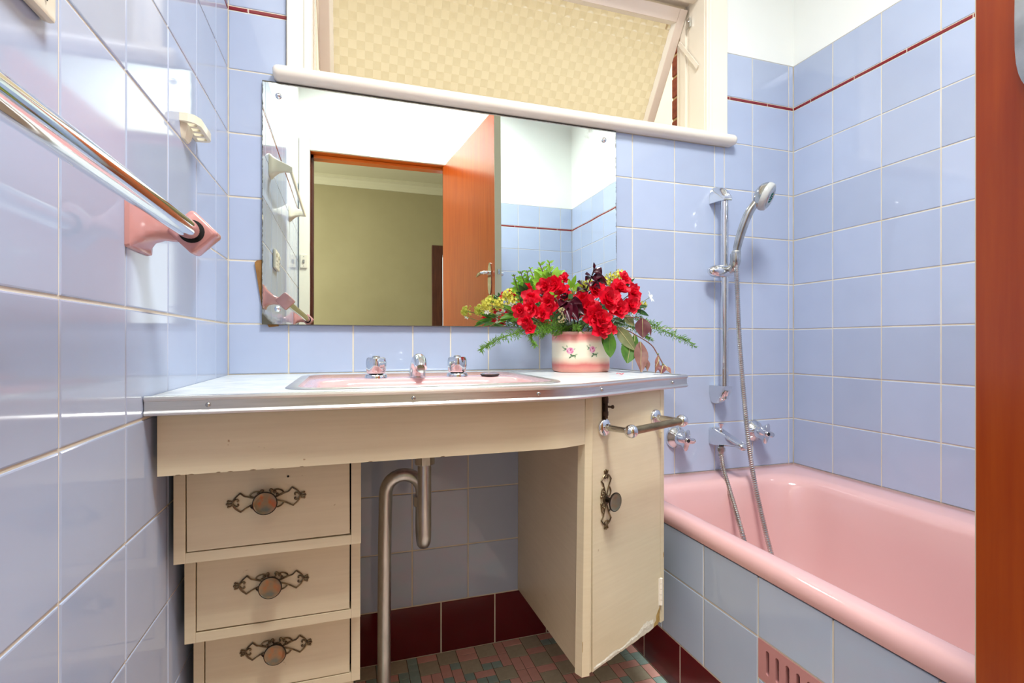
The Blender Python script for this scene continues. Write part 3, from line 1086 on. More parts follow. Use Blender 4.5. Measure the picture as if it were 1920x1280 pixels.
obj('rubber_disc', G().lathe([(0.017, 0), (0.019, 0.0012), (0.0215, 0.0035), (0.0225, 0.0045), (0.0225, 0.006), (0.020, 0.0068)], 32), M_black, pl, smooth=40, local=True)
obj('plug_cap', G().lathe([(0.0205, 0.0066), (0.0205, 0.0080), (0.016, 0.0088), (0.004, 0.0092)], 32), M_chrome, pl, smooth=40, local=True)

# ------------------------------------------------------------------ apron board under the worktop
PT, PN = Vector((0.922, 0.387, 0)), Vector((0.387, -0.922, 0))      # along the angled cupboard front, and out of it
P0 = Vector((0.7227, -0.475, 0))


def cp(t, out=0.0):
    p = P0 + PT * t + PN * out
    return (p.x, p.y)


fo = [(0.0085, -0.503)] + [(0.60, -0.503)] + [tuple(p)[:2] for p in bez([(0.625, -0.503, 0), (0.648, -0.5015, 0), (0.668, -0.496, 0), cp(-0.034) + (0,)], 4)] + [cp(-0.0125)]
inner = [(cp(-0.0125)[0] - 0.007, cp(-0.0125)[1] + 0.0166), (0.664, -0.479), (0.645, -0.4845), (0.62, -0.486), (0.0085, -0.486)]
ap = G().prism(fo + inner, 0.647, 0.7395)
ap = obj('apron_board', ap, M_cream, None, smooth=30)
tag(ap, 'cream painted apron board running under the worktop front above the drawers', 'board')

# ------------------------------------------------------------------ drawers
du = thing('drawer_unit', 'cream stepped drawer unit against the left tiled wall', 'drawers', (0.155, -0.2, 0.06))


def carcass_box(x0, x1, yf, z0, z1):
    s_, b_, t_ = 0.0165, 0.0165, 0.012
    gg = G()
    gg.box(x0, x0 + s_, yf, -0.012, z0, z1, bev=0.0008)
    gg.box(x1 - s_, x1, yf, -0.012, z0, z1, bev=0.0008)
    gg.box(x0 + s_, x1 - s_, yf, -0.012, z0, z0 + b_, bev=0.0008)
    gg.box(x0 + s_, x1 - s_, yf, -0.012, z1 - t_, z1)
    gg.box(x0 + s_, x1 - s_, yf + 0.03, yf + 0.034, z0 + b_, z1 - t_, 1)
    return gg


# filigree plate in the xy plane, z out; half paths mirrored
HALF = [
    [(4, 8), (9, 13.2), (16, 15), (23, 12.5), (25.5, 8.5), (20, 5.5), (9, 1.5)],
    [(9, 1), (22, 5.5), (29, 8), (33.5, 9.5), (39, 15), (40.5, 14.5), (47, 9), (50.5, 4), (51, 0)],
    [(8, -1), (20, -5), (30, -9.5), (39, -15), (41, -14.5), (47.5, -9), (50.5, -4), (51, 0)],
    [(5, -9), (10, -13), (16, -14.5), (22, -12), (25.5, -7.5)],
    [(51, 0), (48, 4.5), (44, 5.5), (42.6, 3.2), (44.5, 2)],
    [(51, 0), (48, -4.5), (44, -5.5), (42.6, -3.2), (44.5, -2)],
    [(50, 1), (54, 4.2), (57, 4.4)], [(50, -1), (54, -4.2), (57, -4.4)], [(50, 0), (55, 0), (58.5, 0)],
]
g = G()
for s in (1, -1):
    for pth in HALF:
        pts = bez([(s * a * 0.001, b * 0.001, 0.0016) for a, b in pth], 3)
        g.tube(pts, 0.0013, 5)
    for a, b in ((57.5, 4.5), (57.5, -4.5), (59, 0)):
        g.lathe([(0.0019, 0.0002), (0.0021, 0.0018), (0.001, 0.0032)], 7, 0, Matrix.Translation((s * a * 0.001, b * 0.001, 0)))
    for a, b, r in ((7, 14.5, 3.2), (12.5, 11, 2.6), (16, 7, 2.2)):
        g.lathe([(r * 0.001, 0.0005), (r * 0.001, 0.0022), (r * 0.0006, 0.0036)], 8, 0, Matrix.Translation((s * a * 0.001, b * 0.001, 0)))
g.lathe([(0.0095, 0.0002), (0.0095, 0.0024), (0.006, 0.0034)], 16)
FIL = make_mesh('handle_plate', g, M_bronze, smooth=60)


def m_shell(name, warm):
    m = NT(name).s(rough=0.16, metal=0.35)
    f = m.noise(m.coords(), 42, 3, 0.5)
    hot = (186, 84, 30) if warm > 0.7 else (168, 104, 62) if warm > 0.4 else (120, 100, 74)
    m.col(m.ramp(f, [(0.36, (106, 110, 98)), (0.5, (146, 118, 86) if warm > 0.4 else (112, 112, 92)), (0.62, hot)]))
    return m.m


M_darkbronze = plain('dark_bronze_rim', (44, 38, 30), 0.35, 0.8)


def knob_mesh(warm):
    gg = G()
    gg.lathe([(0.0055, 0.002), (0.005, 0.010), (0.0075, 0.014), (0.014, 0.0195), (0.0186, 0.0225), (0.0190, 0.0240), (0.0186, 0.0252), (0.0174, 0.0254)], 32, 0, None, True, False)
    gg.lathe([(0.0174, 0.0254), (0.0165, 0.0249), (0.011, 0.0247), (0.005, 0.0247)], 32, 1, None, False, True)
    return make_mesh('knob', gg, [M_darkbronze, m_shell('shell_disc_%d' % int(warm * 10), warm)], smooth=40)


DR = [(0.0110, 0.2965, -0.440, 0.4905, 0.664, 0.9), (0.0135, 0.2965, -0.393, 0.3370, 0.4895, 0.6), (0.0165, 0.2968, -0.352, 0.1950, 0.3360, 0.5)]
for k, (x0, x1, yf, z0, z1, warm) in enumerate(DR):
    obj('carcass', carcass_box(x0, x1, yf, z0, z1), [M_cream, M_dark], du)
    fz1 = z1 - 0.0135 if k else 0.6455
    gl = 0.0022
    dx0, dx1 = x0 + 0.0165 + 0.0012, x1 - 0.0165 - gl
    dz0 = z0 + 0.0165 + 0.0014
    gd = G()
    Mdr = Matrix.Translation(((dx0 + dx1) / 2, yf + 0.0008, (dz0 + fz1) / 2)) @ Matrix.Rotation(math.radians(-0.25 if k == 0 else 0.2), 4, 'Y')
    w2, h2 = (dx1 - dx0) / 2 - 0.0003, (fz1 - dz0) / 2 - 0.0006
    gd.box(-w2, w2, 0, 0.016, -h2, h2, 0, Mdr, bev=0.0012)
    dr = obj('drawer', gd, M_cream, du)
    hx, hz = (0.1462, 0.1475, 0.1500)[k], (0.5825, 0.4235, 0.2845)[k]
    rot = Matrix.Rotation(math.radians((2.5, -1.0, -0.5)[k]), 4, 'Z')
    Mh = WM['drawer_unit'].inverted() @ frame((hx, yf + 0.0006, hz), (1, 0, 0), (0, 0, 1), (0, -1, 0)) @ rot
    place('handle_plate', FIL, dr, Mh)
    place('knob', knob_mesh(warm), dr, Mh)
obj('screw_hole', G().lathe([(0.0018, 0), (0.0018, 0.0006)], 10, 0, frame((0.1785, -0.4402, 0.618), (1, 0, 0), (0, 0, 1), (0, -1, 0))), M_dark, du)
# plinth that carries the stepped unit
obj('plinth', G().box(0.03, 0.285, -0.30, -0.012, 0.0005, 0.1948), M_cream, du)

# ------------------------------------------------------------------ waste pipe
wp = thing('waste_pipe', 'dull metal sink waste trap and standpipe under the apron board', 'pipe', (0.36, -0.17, 0.0))
tx, ty = 0.4348, -0.25
R_ = 0.0148
pts = [(tx, ty, 0.668), (tx, ty, 0.60), (tx, ty, 0.45)]
pts = [(tx, ty, 0.668), (tx, ty, 0.56)] + [(tx + 0.001 * (1 - math.cos(a)), ty + 0.029 * (1 - math.cos(a)), 0.4245 - 0.029 * math.sin(a)) for a in [PI * k / 12 for k in range(13)]] + [(tx + 0.003, ty + 0.058, 0.478)]
obj('trap_bend', G().tube(pts, R_, 20), M_pipe, wp, smooth=60)
x2, y2 = tx + 0.003, ty + 0.058
pts = [(x2, y2, 0.470), (x2, y2, 0.488)] + [(x2 - 0.0405 * (1 - math.cos(a)), y2 + 0.006 * (1 - math.cos(a)), 0.500 + 0.0405 * math.sin(a)) for a in [PI * k / 12 for k in range(13)]] + [(x2 - 0.083, y2 + 0.013, 0.40), (x2 - 0.0845, y2 + 0.015, 0.2), (x2 - 0.085, y2 + 0.016, 0.0006)]
obj('standpipe', G().tube(pts, 0.0150, 20), M_pipe, wp, smooth=60)


def hexnut(cx, cy, z0, z1, r, n=6):
    gg = G()
    gg.lathe([(r * 0.92, z0), (r, z0 + 0.002), (r, z1 - 0.002), (r * 0.92, z1)], n, 0, Matrix.Translation((cx, cy, 0)) @ Matrix.Rotation(0.4, 4, 'Z'))
    return gg


obj('coupling_nut', hexnut(tx, ty, 0.576, 0.600, 0.0225, 8), M_pipe, wp)
obj('coupling_nut', hexnut(x2, y2, 0.468, 0.492, 0.0215, 8), M_pipe, wp)

# ------------------------------------------------------------------ cupboard with angled front
rz = math.atan2(0.387, 0.922)
cu = thing('cupboard', 'cream corner cupboard with angled door and chipped lower edge beside the bath', 'cupboard', (P0.x, P0.y, 0.2), rz)
ZB = 0.199 - 0.2
ZTOP = 0.7405 - 0.2
# left side panel from the front stile back to the wall, drooping to the wall (room coordinates)
g = G()
a_t, a_b, wt_, wb = cp(-0.0105), cp(-0.0213), (0.7371, -0.0008), (0.7346, -0.0008)
vs_ = []
for dx in (0.0, 0.016):
    vs_ += [(a_t[0] + dx, a_t[1], 0.7405), (a_b[0] + dx, a_b[1], 0.199), (wb[0] + dx, wb[1], 0.1425), (wt_[0] + dx, wt_[1], 0.7405)]
g.add(vs_, [(0, 3, 2, 1), (4, 5, 6, 7), (0, 1, 5, 4), (1, 2, 6, 5), (2, 3, 7, 6), (3, 0, 4, 7)])
obj('side_panel', g, M_cream, cu)
# front stiles, local coordinates of the angled front: x along, -y out
g = G()
vs_ = []
for y in (0.0, 0.018):
    vs_ += [(-0.0213, y, ZB), (0.0060, y, ZB - 0.001), (0.0075, y, ZTOP), (-0.0105, y, ZTOP)]
g.add(vs_, [(0, 1, 2, 3), (4, 7, 6, 5), (0, 4, 5, 1), (1, 5, 6, 2), (2, 6, 7, 3), (3, 7, 4, 0)])
obj('front_stile', g, M_cream, cu, local=True)
obj('front_stile', G().box(0.2455, 0.2600, 0.0, 0.018, 0.208 - 0.2, ZTOP, bev=0.001), M_cream, cu, local=True)
obj('top_rail', G().box(0.0075, 0.2455, 0.019, 0.03, ZTOP - 0.03, ZTOP), M_cream, cu, local=True)
g = G()
e = cp(0.257)
vs_ = []
for dx in (0.0, -0.012):
    vs_ += [(e[0] + dx, e[1] + 0.006, 0.7405), (e[0] + dx, e[1] + 0.006, 0.208), (0.985 + dx, -0.0008, 0.17), (0.985 + dx, -0.0008, 0.7405)]
g.add(vs_, [(0, 1, 2, 3), (4, 7, 6, 5), (0, 4, 5, 1), (1, 5, 6, 2), (2, 6, 7, 3), (3, 7, 4, 0)])
obj('side_panel', g, M_cream, cu)
vs_ = [(cp(-0.005)[0], cp(-0.005)[1] + 0.022, 0.205), (cp(0.25)[0], cp(0.25)[1] + 0.022, 0.212), (0.97, -0.002, 0.18), (0.752, -0.002, 0.150)]
g = G().add(vs_ + [(a, b, c + 0.012) for a, b, c in vs_], [(3, 2, 1, 0), (4, 5, 6, 7), (0, 1, 5, 4), (1, 2, 6, 5), (2, 3, 7, 6), (3, 0, 4, 7)])
obj('bottom_board', g, M_cream, cu)
# door: lower right corner is broken away
dt0, dt1 = 0.0090, 0.2432
rj = random.Random(5)
ol = [(dt0, ZTOP - 0.003), (dt0, 0.1965 - 0.2)]
n = 26
for k in range(1, n):
    u = k / n
    ol.append((dt0 + (dt1 - 0.028 - dt0) * u, -0.0035 + 0.0095 * u + rj.uniform(-0.0007, 0.0009)))
ol += [(dt1 - 0.026, 0.0075), (dt1 - 0.0225, 0.016), (dt1 - 0.016, 0.021), (dt1 - 0.0165, 0.030), (dt1 - 0.009, 0.039), (dt1 - 0.003, 0.045), (dt1, 0.054), (dt1, ZTOP - 0.003)]
Mfd = frame((0, 0, 0), (1, 0, 0), (0, 0, 1), (0, -1, 0))
door = obj('cupboard_door', G().prism(ol, -0.016, 0.0006, 0, Mfd), M_cream, cu, local=True)
M_raw = mottled('raw_chipboard', (150, 116, 58), (196, 164, 96), 90, rough=0.95, bump=0.6, bscale=120)
M_flake = mottled('flaking_cream_paint', (222, 216, 196), (238, 233, 216), 60, rough=0.6, bump=0.8, bscale=120, bdist=0.002)
g = G().prism([(dt1 - 0.034, 0.0065), (dt1 - 0.018, 0.0085), (dt1 - 0.008, 0.010), (dt1 - 0.002, 0.016), (dt1 - 0.003, 0.028), (dt1 - 0.0005, 0.040), (dt1, 0.056), (dt1 - 0.012, 0.050), (dt1 - 0.024, 0.034), (dt1 - 0.030, 0.018)], -0.014, 0.0004, 0, Mfd)
obj('broken_corner', g, M_raw, door, local=True, label='bare chipboard where the door corner broke off')
lo, hi = [], []
for k in range(41):
    u = k / 40
    x = dt0 + 0.004 + (dt1 - 0.032 - dt0) * u
    b = -0.0035 + 0.0095 * u
    lo.append((x, b + 0.0012))
    hi.append((x, b + (0.009 + 0.019 * u ** 1.5) * (0.80 + 0.16 * math.sin(9 * u) + 0.12 * math.sin(23 * u + 1) + rj.uniform(-0.06, 0.06))))
g = G()
for k in range(40):
    vs_ = [(lo[k][0], lo[k][1], 0.0007), (lo[k + 1][0], lo[k + 1][1], 0.0007), (hi[k + 1][0], hi[k + 1][1], 0.0007), (hi[k][0], hi[k][1], 0.0007)]
    mid = [((lo[j][0]), (lo[j][1] * 0.4 + hi[j][1] * 0.6), 0.0007 + rj.uniform(0.0004, 0.0012)) for j in (k, k + 1)]
    g.add([vs_[0], vs_[1], mid[1], mid[0]], [(0, 1, 2, 3)], 0, Mfd)
    g.add([mid[0], mid[1], vs_[2], vs_[3]], [(0, 1, 2, 3)], 0, Mfd)
obj('peeling_paint', g, M_flake, door, local=True)
# chipped paint on the stile and along the apron edge
def chip(name, M, pts, parent, mat):
    gg = G()
    gg.prism(pts, 0.0, 0.0004, 0, M)
    return obj(name, gg, mat, parent, local=True)


for cx_, cz_, w_, h_ in ((-0.0185, 0.058, 0.0022, 0.011), (-0.0168, 0.100, 0.0012, 0.005), (0.2575, 0.16, 0.0012, 0.006)):
    chip('paint_chip', Mfd, [(cx_ - w_ * rj.uniform(0.6, 1), cz_ - h_), (cx_ + w_ * 0.5, cz_ - h_ * 0.8), (cx_ + w_, cz_ - h_ * 0.1), (cx_ + w_ * 0.4, cz_ + h_ * 0.5), (cx_ + w_ * 0.2, cz_ + h_), (cx_ - w_ * 0.8, cz_ + h_ * 0.7)], cu, M_raw)
M_chip = plain('bare_dark_edge', (110, 84, 54), 0.9)
Map = frame((0, -0.5031, 0.647), (1, 0, 0), (0, 0, 1), (0, -1, 0))
for k in range(9):
    x_ = (0.035, 0.052, 0.088, 0.104, 0.135, 0.162, 0.205, 0.31, 0.43)[k]
    w_, h_ = rj.uniform(0.002, 0.005), rj.uniform(0.0006, 0.0014)
    chip('edge_chip', Map, [(x_ - w_, 0.0), (x_ + w_, 0.0), (x_ + w_ * 0.3, h_), (x_ - w_ * 0.5, h_ * 0.8)], ap, M_chip)
# filigree handle, upright
Mh = frame((0.0500, -0.0006, 0.528 - 0.2), (0, 0, 1), (-1, 0, 0), (0, -1, 0))
place('handle_plate', FIL, door, Mh)
gk = place('knob', knob_mesh(0.2), door, Mh)
# tower bolt
g = G()
g.box(0.0375, 0.0515, -0.0026, -0.0006, 0.690 - 0.2, 0.7385 - 0.2)
g.tube([(0.0445, -0.0058, 0.692 - 0.2), (0.0445, -0.0058, 0.739 - 0.2)], 0.0038, 10)
g.box(0.039, 0.0505, -0.0075, -0.0025, 0.722 - 0.2, 0.734 - 0.2, bev=0.001).box(0.039, 0.0505, -0.0075, -0.0025, 0.697 - 0.2, 0.706 - 0.2, bev=0.001)
g.tube([(0.0445, -0.006, 0.716 - 0.2), (0.052, -0.013, 0.715 - 0.2)], 0.0022, 8)
g.lathe([(0.002, 0), (0.0038, 0.002), (0.0038, 0.005), (0.002, 0.0065)], 10, 0, frame((0.0515, -0.0125, 0.715 - 0.2), (0, 0, 1), (0.7, 0.7, 0), (0.7, -0.7, 0)))
obj('door_bolt', g, M_rust, door, local=True, label='rusty tower bolt')
for z0, z1 in ((0.250, 0.311), (0.628, 0.69)):
    g = G()
    for k in range(5):
        h = (z1 - z0) / 5
        g.tube([(0.2445, -0.0022, z0 - 0.2 + k * h + 0.0004), (0.2445, -0.0022, z0 - 0.2 + (k + 1) * h - 0.0006)], 0.0036, 10)
    g.box(0.2365, 0.2445, -0.0012, 0.0, z0 - 0.2, z1 - 0.2)
    obj('door_hinge', g, M_winpaint if z0 < 0.5 else M_cream, cu, local=True)

# towel rail screwed to the cupboard door
tb = thing('cupboard_towel_rail', 'short tarnished towel rail on chrome brackets across the cupboard door', 'towel rail', cp(0.134) + (0.674,), rz)
for t_, nm in ((0.0445 - 0.134, 0), (0.2237 - 0.134, 1)):
    z_ = 0.0 if nm == 0 else 0.0025
    Mo = frame((t_, -0.0008, z_), (1, 0, 0), (0, 0, 1), (0, -1, 0))
    g = G().lathe([(0.0185, 0), (0.0182, 0.003), (0.0155, 0.006), (0.0075, 0.0085), (0.0066, 0.014)], 24, 0, Mo)
    obj('flange', g, M_chrome, tb, smooth=50, local=True)
    obj('arm', G().lathe([(0.0062, 0.010), (0.0056, 0.05), (0.0062, 0.061)], 16, 0, Mo), M_chrome_dull, tb, smooth=50, local=True)
    Mb = Matrix.Translation((t_, -0.0665, z_))
    pr = [(0.0132 * math.cos(a), 0.0132 * math.sin(a)) for a in [-PI / 2 + PI * k / 14 for k in range(15)]]
    pr[0] = (0.0006, pr[0][1])
    pr[-1] = (0.0006, pr[-1][1])
    obj('end_ball', G().lathe(pr, 24, 0, Mb), M_chrome, tb, smooth=80, local=True)
obj('rail', G().tube([(0.0445 - 0.134 + 0.009, -0.0665, 0.0003), (0.2237 - 0.134 - 0.009, -0.0665, 0.0022)], 0.0078, 18), M_brass, tb, smooth=60, local=True)

# ------------------------------------------------------------------ bath
bath = thing('bathtub', 'pink enamel bathtub with rolled front rim along the right wall', 'bathtub', (1.38, -0.9, 0.0))
BX1, BY0, BY1 = XR - 0.0015, YF + 0.002, -0.0015
N = 8
sp_ = []


def ring(x0, x1, y0, y1, r, z, n=N):
    return [(x, y, z) for x, y in rrect(x0, x1, y0, y1, r, n)]


rings = [ring(1.0400, BX1, BY0, BY1, 0.002, 0.3985), ring(1.0290, BX1, BY0, BY1, 0.002, 0.3935), ring(1.0270, BX1, BY0, BY1, 0.002, 0.4020), ring(1.0275, BX1, BY0, BY1, 0.002, 0.4120), ring(1.0320, BX1, BY0, BY1, 0.002, 0.4215),
         ring(1.0400, BX1 , BY0, BY1, 0.002, 0.4262), ring(1.0480, BX1 - 0.002, BY0, BY1 - 0.002, 0.004, 0.4272), ring(1.0620, BX1 - 0.05, BY0 + 0.05, BY1 - 0.05, 0.05, 0.4262),
         ring(1.0720, 1.650, BY0 + 0.075, -0.080, 0.085, 0.4250), ring(1.0800, 1.634, BY0 + 0.09, -0.094, 0.10, 0.4215), ring(1.0870, 1.624, BY0 + 0.10, -0.103, 0.105, 0.4130), ring(1.0930, 1.617, BY0 + 0.108, -0.110, 0.108, 0.398),
         ring(1.1050, 1.604, BY0 + 0.13, -0.121, 0.115, 0.33), ring(1.1250, 1.585, BY0 + 0.17, -0.135, 0.12, 0.22), ring(1.1480, 1.560, BY0 + 0.21, -0.150, 0.125, 0.13),
         ring(1.1700, 1.540, BY0 + 0.24, -0.172, 0.13, 0.100), ring(1.2100, 1.500, BY0 + 0.29, -0.22, 0.13, 0.088), ring(1.3200, 1.400, BY0 + 0.5, -0.4, 0.03, 0.084)]
obj('tub', G().loft(rings, cap1=True), M_pink, bath, smooth=70)
g = G().lathe([(0.022, 0.0), (0.022, 0.002), (0.016, 0.003), (0.012, 0.001)], 20, 0, Matrix.Translation((1.36, -0.42, 0.0842)))
obj('bath_waste', g, M_chrome, bath, smooth=50)

# ------------------------------------------------------------------ shower set
sr = thing('shower_rail', 'vertical chrome shower rail on the blue tiled back wall', 'shower rail', (1.415, -0.001, 0.64))
bxx, byy = 1.4155, -0.043
obj('rail', G().tube([(bxx, byy, 0.665), (bxx, byy, 1.315)], 0.0118, 20), M_chrome, sr, smooth=60)


def rail_bracket(zc_, flip):
    gg = G()
    rings_ = []
    for k in range(9):
        u = k / 8
        # hood: full width and tall at the wall, rounding off towards the rail
        y = -0.0010 - 0.058 * u
        top = (0.054 if flip > 0 else 0.062) * math.sqrt(max(0.0, 1 - (u * 0.93) ** 2.2))
        w = 0.0185 * (1 - 0.20 * u ** 2)
        sec = []
        for i in range(13):
            a = PI * i / 12
            sec.append((w * math.cos(a), (top * (math.sin(a) ** 0.6 if 0 < i < 12 else 0.0))))
        rings_.append([(bxx - 0.006 + 0.006 * u + p[0], y, zc_ + flip * p[1]) for p in sec])
    gg.loft(rings_, cap0=True, cap1=True)
    return gg


obj('rail_bracket', rail_bracket(1.2935, 1), M_chrome, sr, smooth=50)
obj('rail_bracket', rail_bracket(0.7060, -1), M_chrome, sr, smooth=50)
g = G()
Mx = frame((bxx, byy - 0.001, 1.0695), (0, 1, 0), (0, 0, 1), (1, 0, 0))
g.lathe([(0.002, -0.064), (0.009, -0.061), (0.0155, -0.052), (0.0195, -0.038), (0.0205, -0.024), (0.0205, -0.021), (0.0195, -0.0205), (0.0195, -0.0195), (0.0205, -0.019), (0.0205, 0.010), (0.0185, 0.022), (0.0150, 0.029), (0.008, 0.031)], 28, 0, Mx)
obj('slider_clamp', g, M_chrome, sr, smooth=45)
g = G()
g.tube(bez([(1.424, -0.048, 1.0700), (1.4255, -0.066, 1.0780), (1.4235, -0.080, 1.0930), (1.4235, -0.0815, 1.120)], 5), [0.0145] * 5 + [0.0150] * 6 + [0.0158] * 5, 18)
obj('handset_holder', g, M_chrome_dull, sr, smooth=60)

hs = thing('hand_shower', 'chrome hand shower with teal spray nozzles resting in the rail holder', 'shower head', (1.4235, -0.083, 1.10))
hp_ = [(1.4235, -0.0835, 1.1000), (1.4245, -0.0870, 1.135), (1.4300, -0.1000, 1.185), (1.4400, -0.1180, 1.238), (1.4520, -0.1300, 1.265), (1.466, -0.137, 1.283)]
P = bez(hp_, 6)
rr = [0.0098 + (0.0030 * math.sin(PI * k / (len(P) - 1))) for k in range(len(P))]
obj('handle', G().tube(P, rr, 18), M_chrome_dull, hs, smooth=60)
obj('collar', G().lathe([(0.0130, -0.016), (0.0138, -0.010), (0.0138, 0.012), (0.0128, 0.016)], 12, 0, Matrix.Translation((1.4238, -0.0845, 1.113))), M_chrome_dull, hs)
nrm = Vector((0.55, -0.70, -0.43)).normalized()
xa = nrm.orthogonal().normalized()
Mhd = frame(Vector((1.4800, -0.1420, 1.2880)) + nrm * 0.0, xa, nrm.cross(xa), nrm)
obj('head_shell', G().lathe([(0.004, -0.030), (0.020, -0.028), (0.033, -0.021), (0.0405, -0.010), (0.0425, -0.002)], 36, 0, Mhd, True, False), M_chrome_dull, hs, smooth=60)
M_clear = plain('grey_plastic', (196, 198, 194), 0.2)
obj('head_rim', G().lathe([(0.0425, -0.002), (0.0430, 0.004), (0.0410, 0.012), (0.0365, 0.015), (0.032, 0.0155)], 36, 0, Mhd, False, False), M_clear, hs, smooth=50)
obj('spray_face', G().lathe([(0.0325, 0.0150), (0.0300, 0.0180), (0.020, 0.0186), (0.0188, 0.0170), (0.004, 0.0172)], 36, 0, Mhd, False, True), M_chrome_dull, hs, smooth=40)
g = G()
for r_, n in ((0.0, 1), (0.0065, 6), (0.013, 10)):
    for k in range(n):
        a = 2 * PI * k / n + 0.3
        g.lathe([(0.0019, 0.0168), (0.0017, 0.0190)], 8, 0, Mhd @ Matrix.Translation((r_ * math.cos(a), r_ * math.sin(a), 0)))
obj('nozzles', g, plain('teal_rubber', (0, 128, 112), 0.5), hs)

# ribbed metal hose, hanging into the tub and back up to the spout
hp_ = [(1.4235, -0.0850, 1.0960), (1.4225, -0.0895, 1.03), (1.4235, -0.0990, 0.847), (1.4335, -0.118, 0.586), (1.4440, -0.136, 0.43), (1.4480, -0.175, 0.29), (1.4400, -0.215, 0.20), (1.4150, -0.245, 0.135),
       (1.3800, -0.252, 0.118), (1.3600, -0.235, 0.150), (1.3480, -0.196, 0.290), (1.3660, -0.142, 0.357), (1.3830, -0.078, 0.445), (1.3925, -0.055, 0.487)]
P = bez(hp_, 10)
# resample and ripple the radius so the hose is really ribbed
L = [0.0]
for a, b in zip(P[:-1], P[1:]):
    L.append(L[-1] + (b - a).length)
step = 0.0016
pts, rad = [], []
k, i, s = 0, 0, 0.0
while s < L[-1]:
    while i < len(P) - 2 and L[i + 1] < s:
        i += 1
    u = (s - L[i]) / max(1e-9, L[i + 1] - L[i])
    pts.append(P[i].lerp(P[i + 1], u))
    rad.append(0.0076 if (k // 2) % 2 == 0 else 0.0064)
    k += 1
    s += step
hose = obj('shower_hose', G().tube(pts, rad, 10), M_chrome_dull, None, smooth=30)
tag(hose, 'ribbed metal shower hose hanging from the hand shower into the pink tub', 'hose')


def bath_tap(x, z, label, tw):
    t = thing('bath_tap', label, 'tap', (x, -0.001, z), group='pair of bath wall taps')
    Mt = frame((0, 0, 0), (1, 0, 0), (0, 0, 1), (0, -1, 0))
    obj('flange', G().lathe([(0.0365, 0), (0.0360, 0.004), (0.0320, 0.010), (0.0245, 0.016), (0.0215, 0.022)], 32, 0, Mt), M_chrome, t, smooth=60, local=True)
    gg = G()
    seg = 48
    rr_ = []
    for r, zz, am in ((0.0205, 0.021, 0.0), (0.0210, 0.028, 0.02), (0.0195, 0.036, 0.10), (0.0205, 0.044, 0.26), (0.0230, 0.052, 0.40), (0.0235, 0.056, 0.42), (0.0205, 0.058, 0.34), (0.0115, 0.0585, 0.05)):
        rr_.append([(r * (1 + am * math.cos(4 * 2 * PI * i / seg + tw)) * math.cos(2 * PI * i / seg), r * (1 + am * math.cos(4 * 2 * PI * i / seg + tw)) * math.sin(2 * PI * i / seg), zz) for i in range(seg)])
    gg.loft(rr_, 0, Mt, cap1=True)
    obj('tap_handle', gg, M_chrome, t, smooth=45, local=True)
    gg = G().lathe([(0.0085, 0.0582), (0.0082, 0.0625), (0.0068, 0.064)], 20, 0, Mt).lathe([(0.0062, 0.0636), (0.0055, 0.0648)], 16, 1, Mt)
    obj('indicator_cap', gg, [M_chrome, M_black], t, smooth=40, local=True)
    return t


bath_tap(1.2631, 0.5435, 'chrome star-handled bath tap beside the cupboard', 0.6)
bath_tap(1.5705, 0.5472, 'chrome star-handled bath tap behind the shower hose', 0.9)
bs = thing('bath_spout', 'chrome bath spout with pull-up diverter knob above the tub', 'spout', (1.4080, -0.001, 0.54))
rings = []
for k, (y, hw, zt, zb) in enumerate(((0.0, 0.0185, 0.030, -0.027), (-0.018, 0.0185, 0.0298, -0.0268), (-0.04, 0.0178, 0.024, -0.024), (-0.075, 0.0158, 0.013, -0.019), (-0.108, 0.0138, 0.003, -0.0155), (-0.122, 0.0132, 0.0, -0.0185), (-0.132, 0.0115, -0.004, -0.0220), (-0.136, 0.006, -0.0085, -0.018))):
    rings.append([(x, y, zz) for x, zz in rrect(-hw, hw, zb, zt, min(0.0075, hw * 0.6, (zt - zb) * 0.4), 4)])
obj('spout_body', G().loft(rings, cap0=True, cap1=True), M_chrome, bs, smooth=40, local=True)
g = G().lathe([(0.0065, 0.022), (0.0062, 0.029), (0.0042, 0.031), (0.0042, 0.036), (0.0085, 0.0435), (0.0088, 0.0475), (0.006, 0.0485)], 20, 0, Matrix.Translation((-0.0080, -0.043, 0)))
obj('diverter_knob', g, M_chrome, bs, smooth=40, local=True)
g = G()
Mq = Matrix.Translation((-0.0130, -0.0500, 0))
g.lathe([(0.0090, -0.0225), (0.0090, -0.0260), (0.0125, -0.0275), (0.0125, -0.0385), (0.0090, -0.0400), (0.0085, -0.050)], 8, 0, Mq)
g.lathe([(0.0085, -0.046), (0.0090, -0.048), (0.0090, -0.0535), (0.0078, -0.0545)], 16, 0, Mq)
obj('hose_connector', g, M_chrome_dull, bs, local=True)

# ------------------------------------------------------------------ left wall fittings
tr_ = thing('wall_towel_rail', 'long chrome towel rail in pink ceramic brackets on the left wall', 'towel rail', (0.0, -1.07, 0.995))
obj('rail', G().tube([(0.0700, -0.562, 0.9965), (0.0700, -1.575, 0.9965)], 0.0128, 24), M_chrome, tr_, smooth=60)


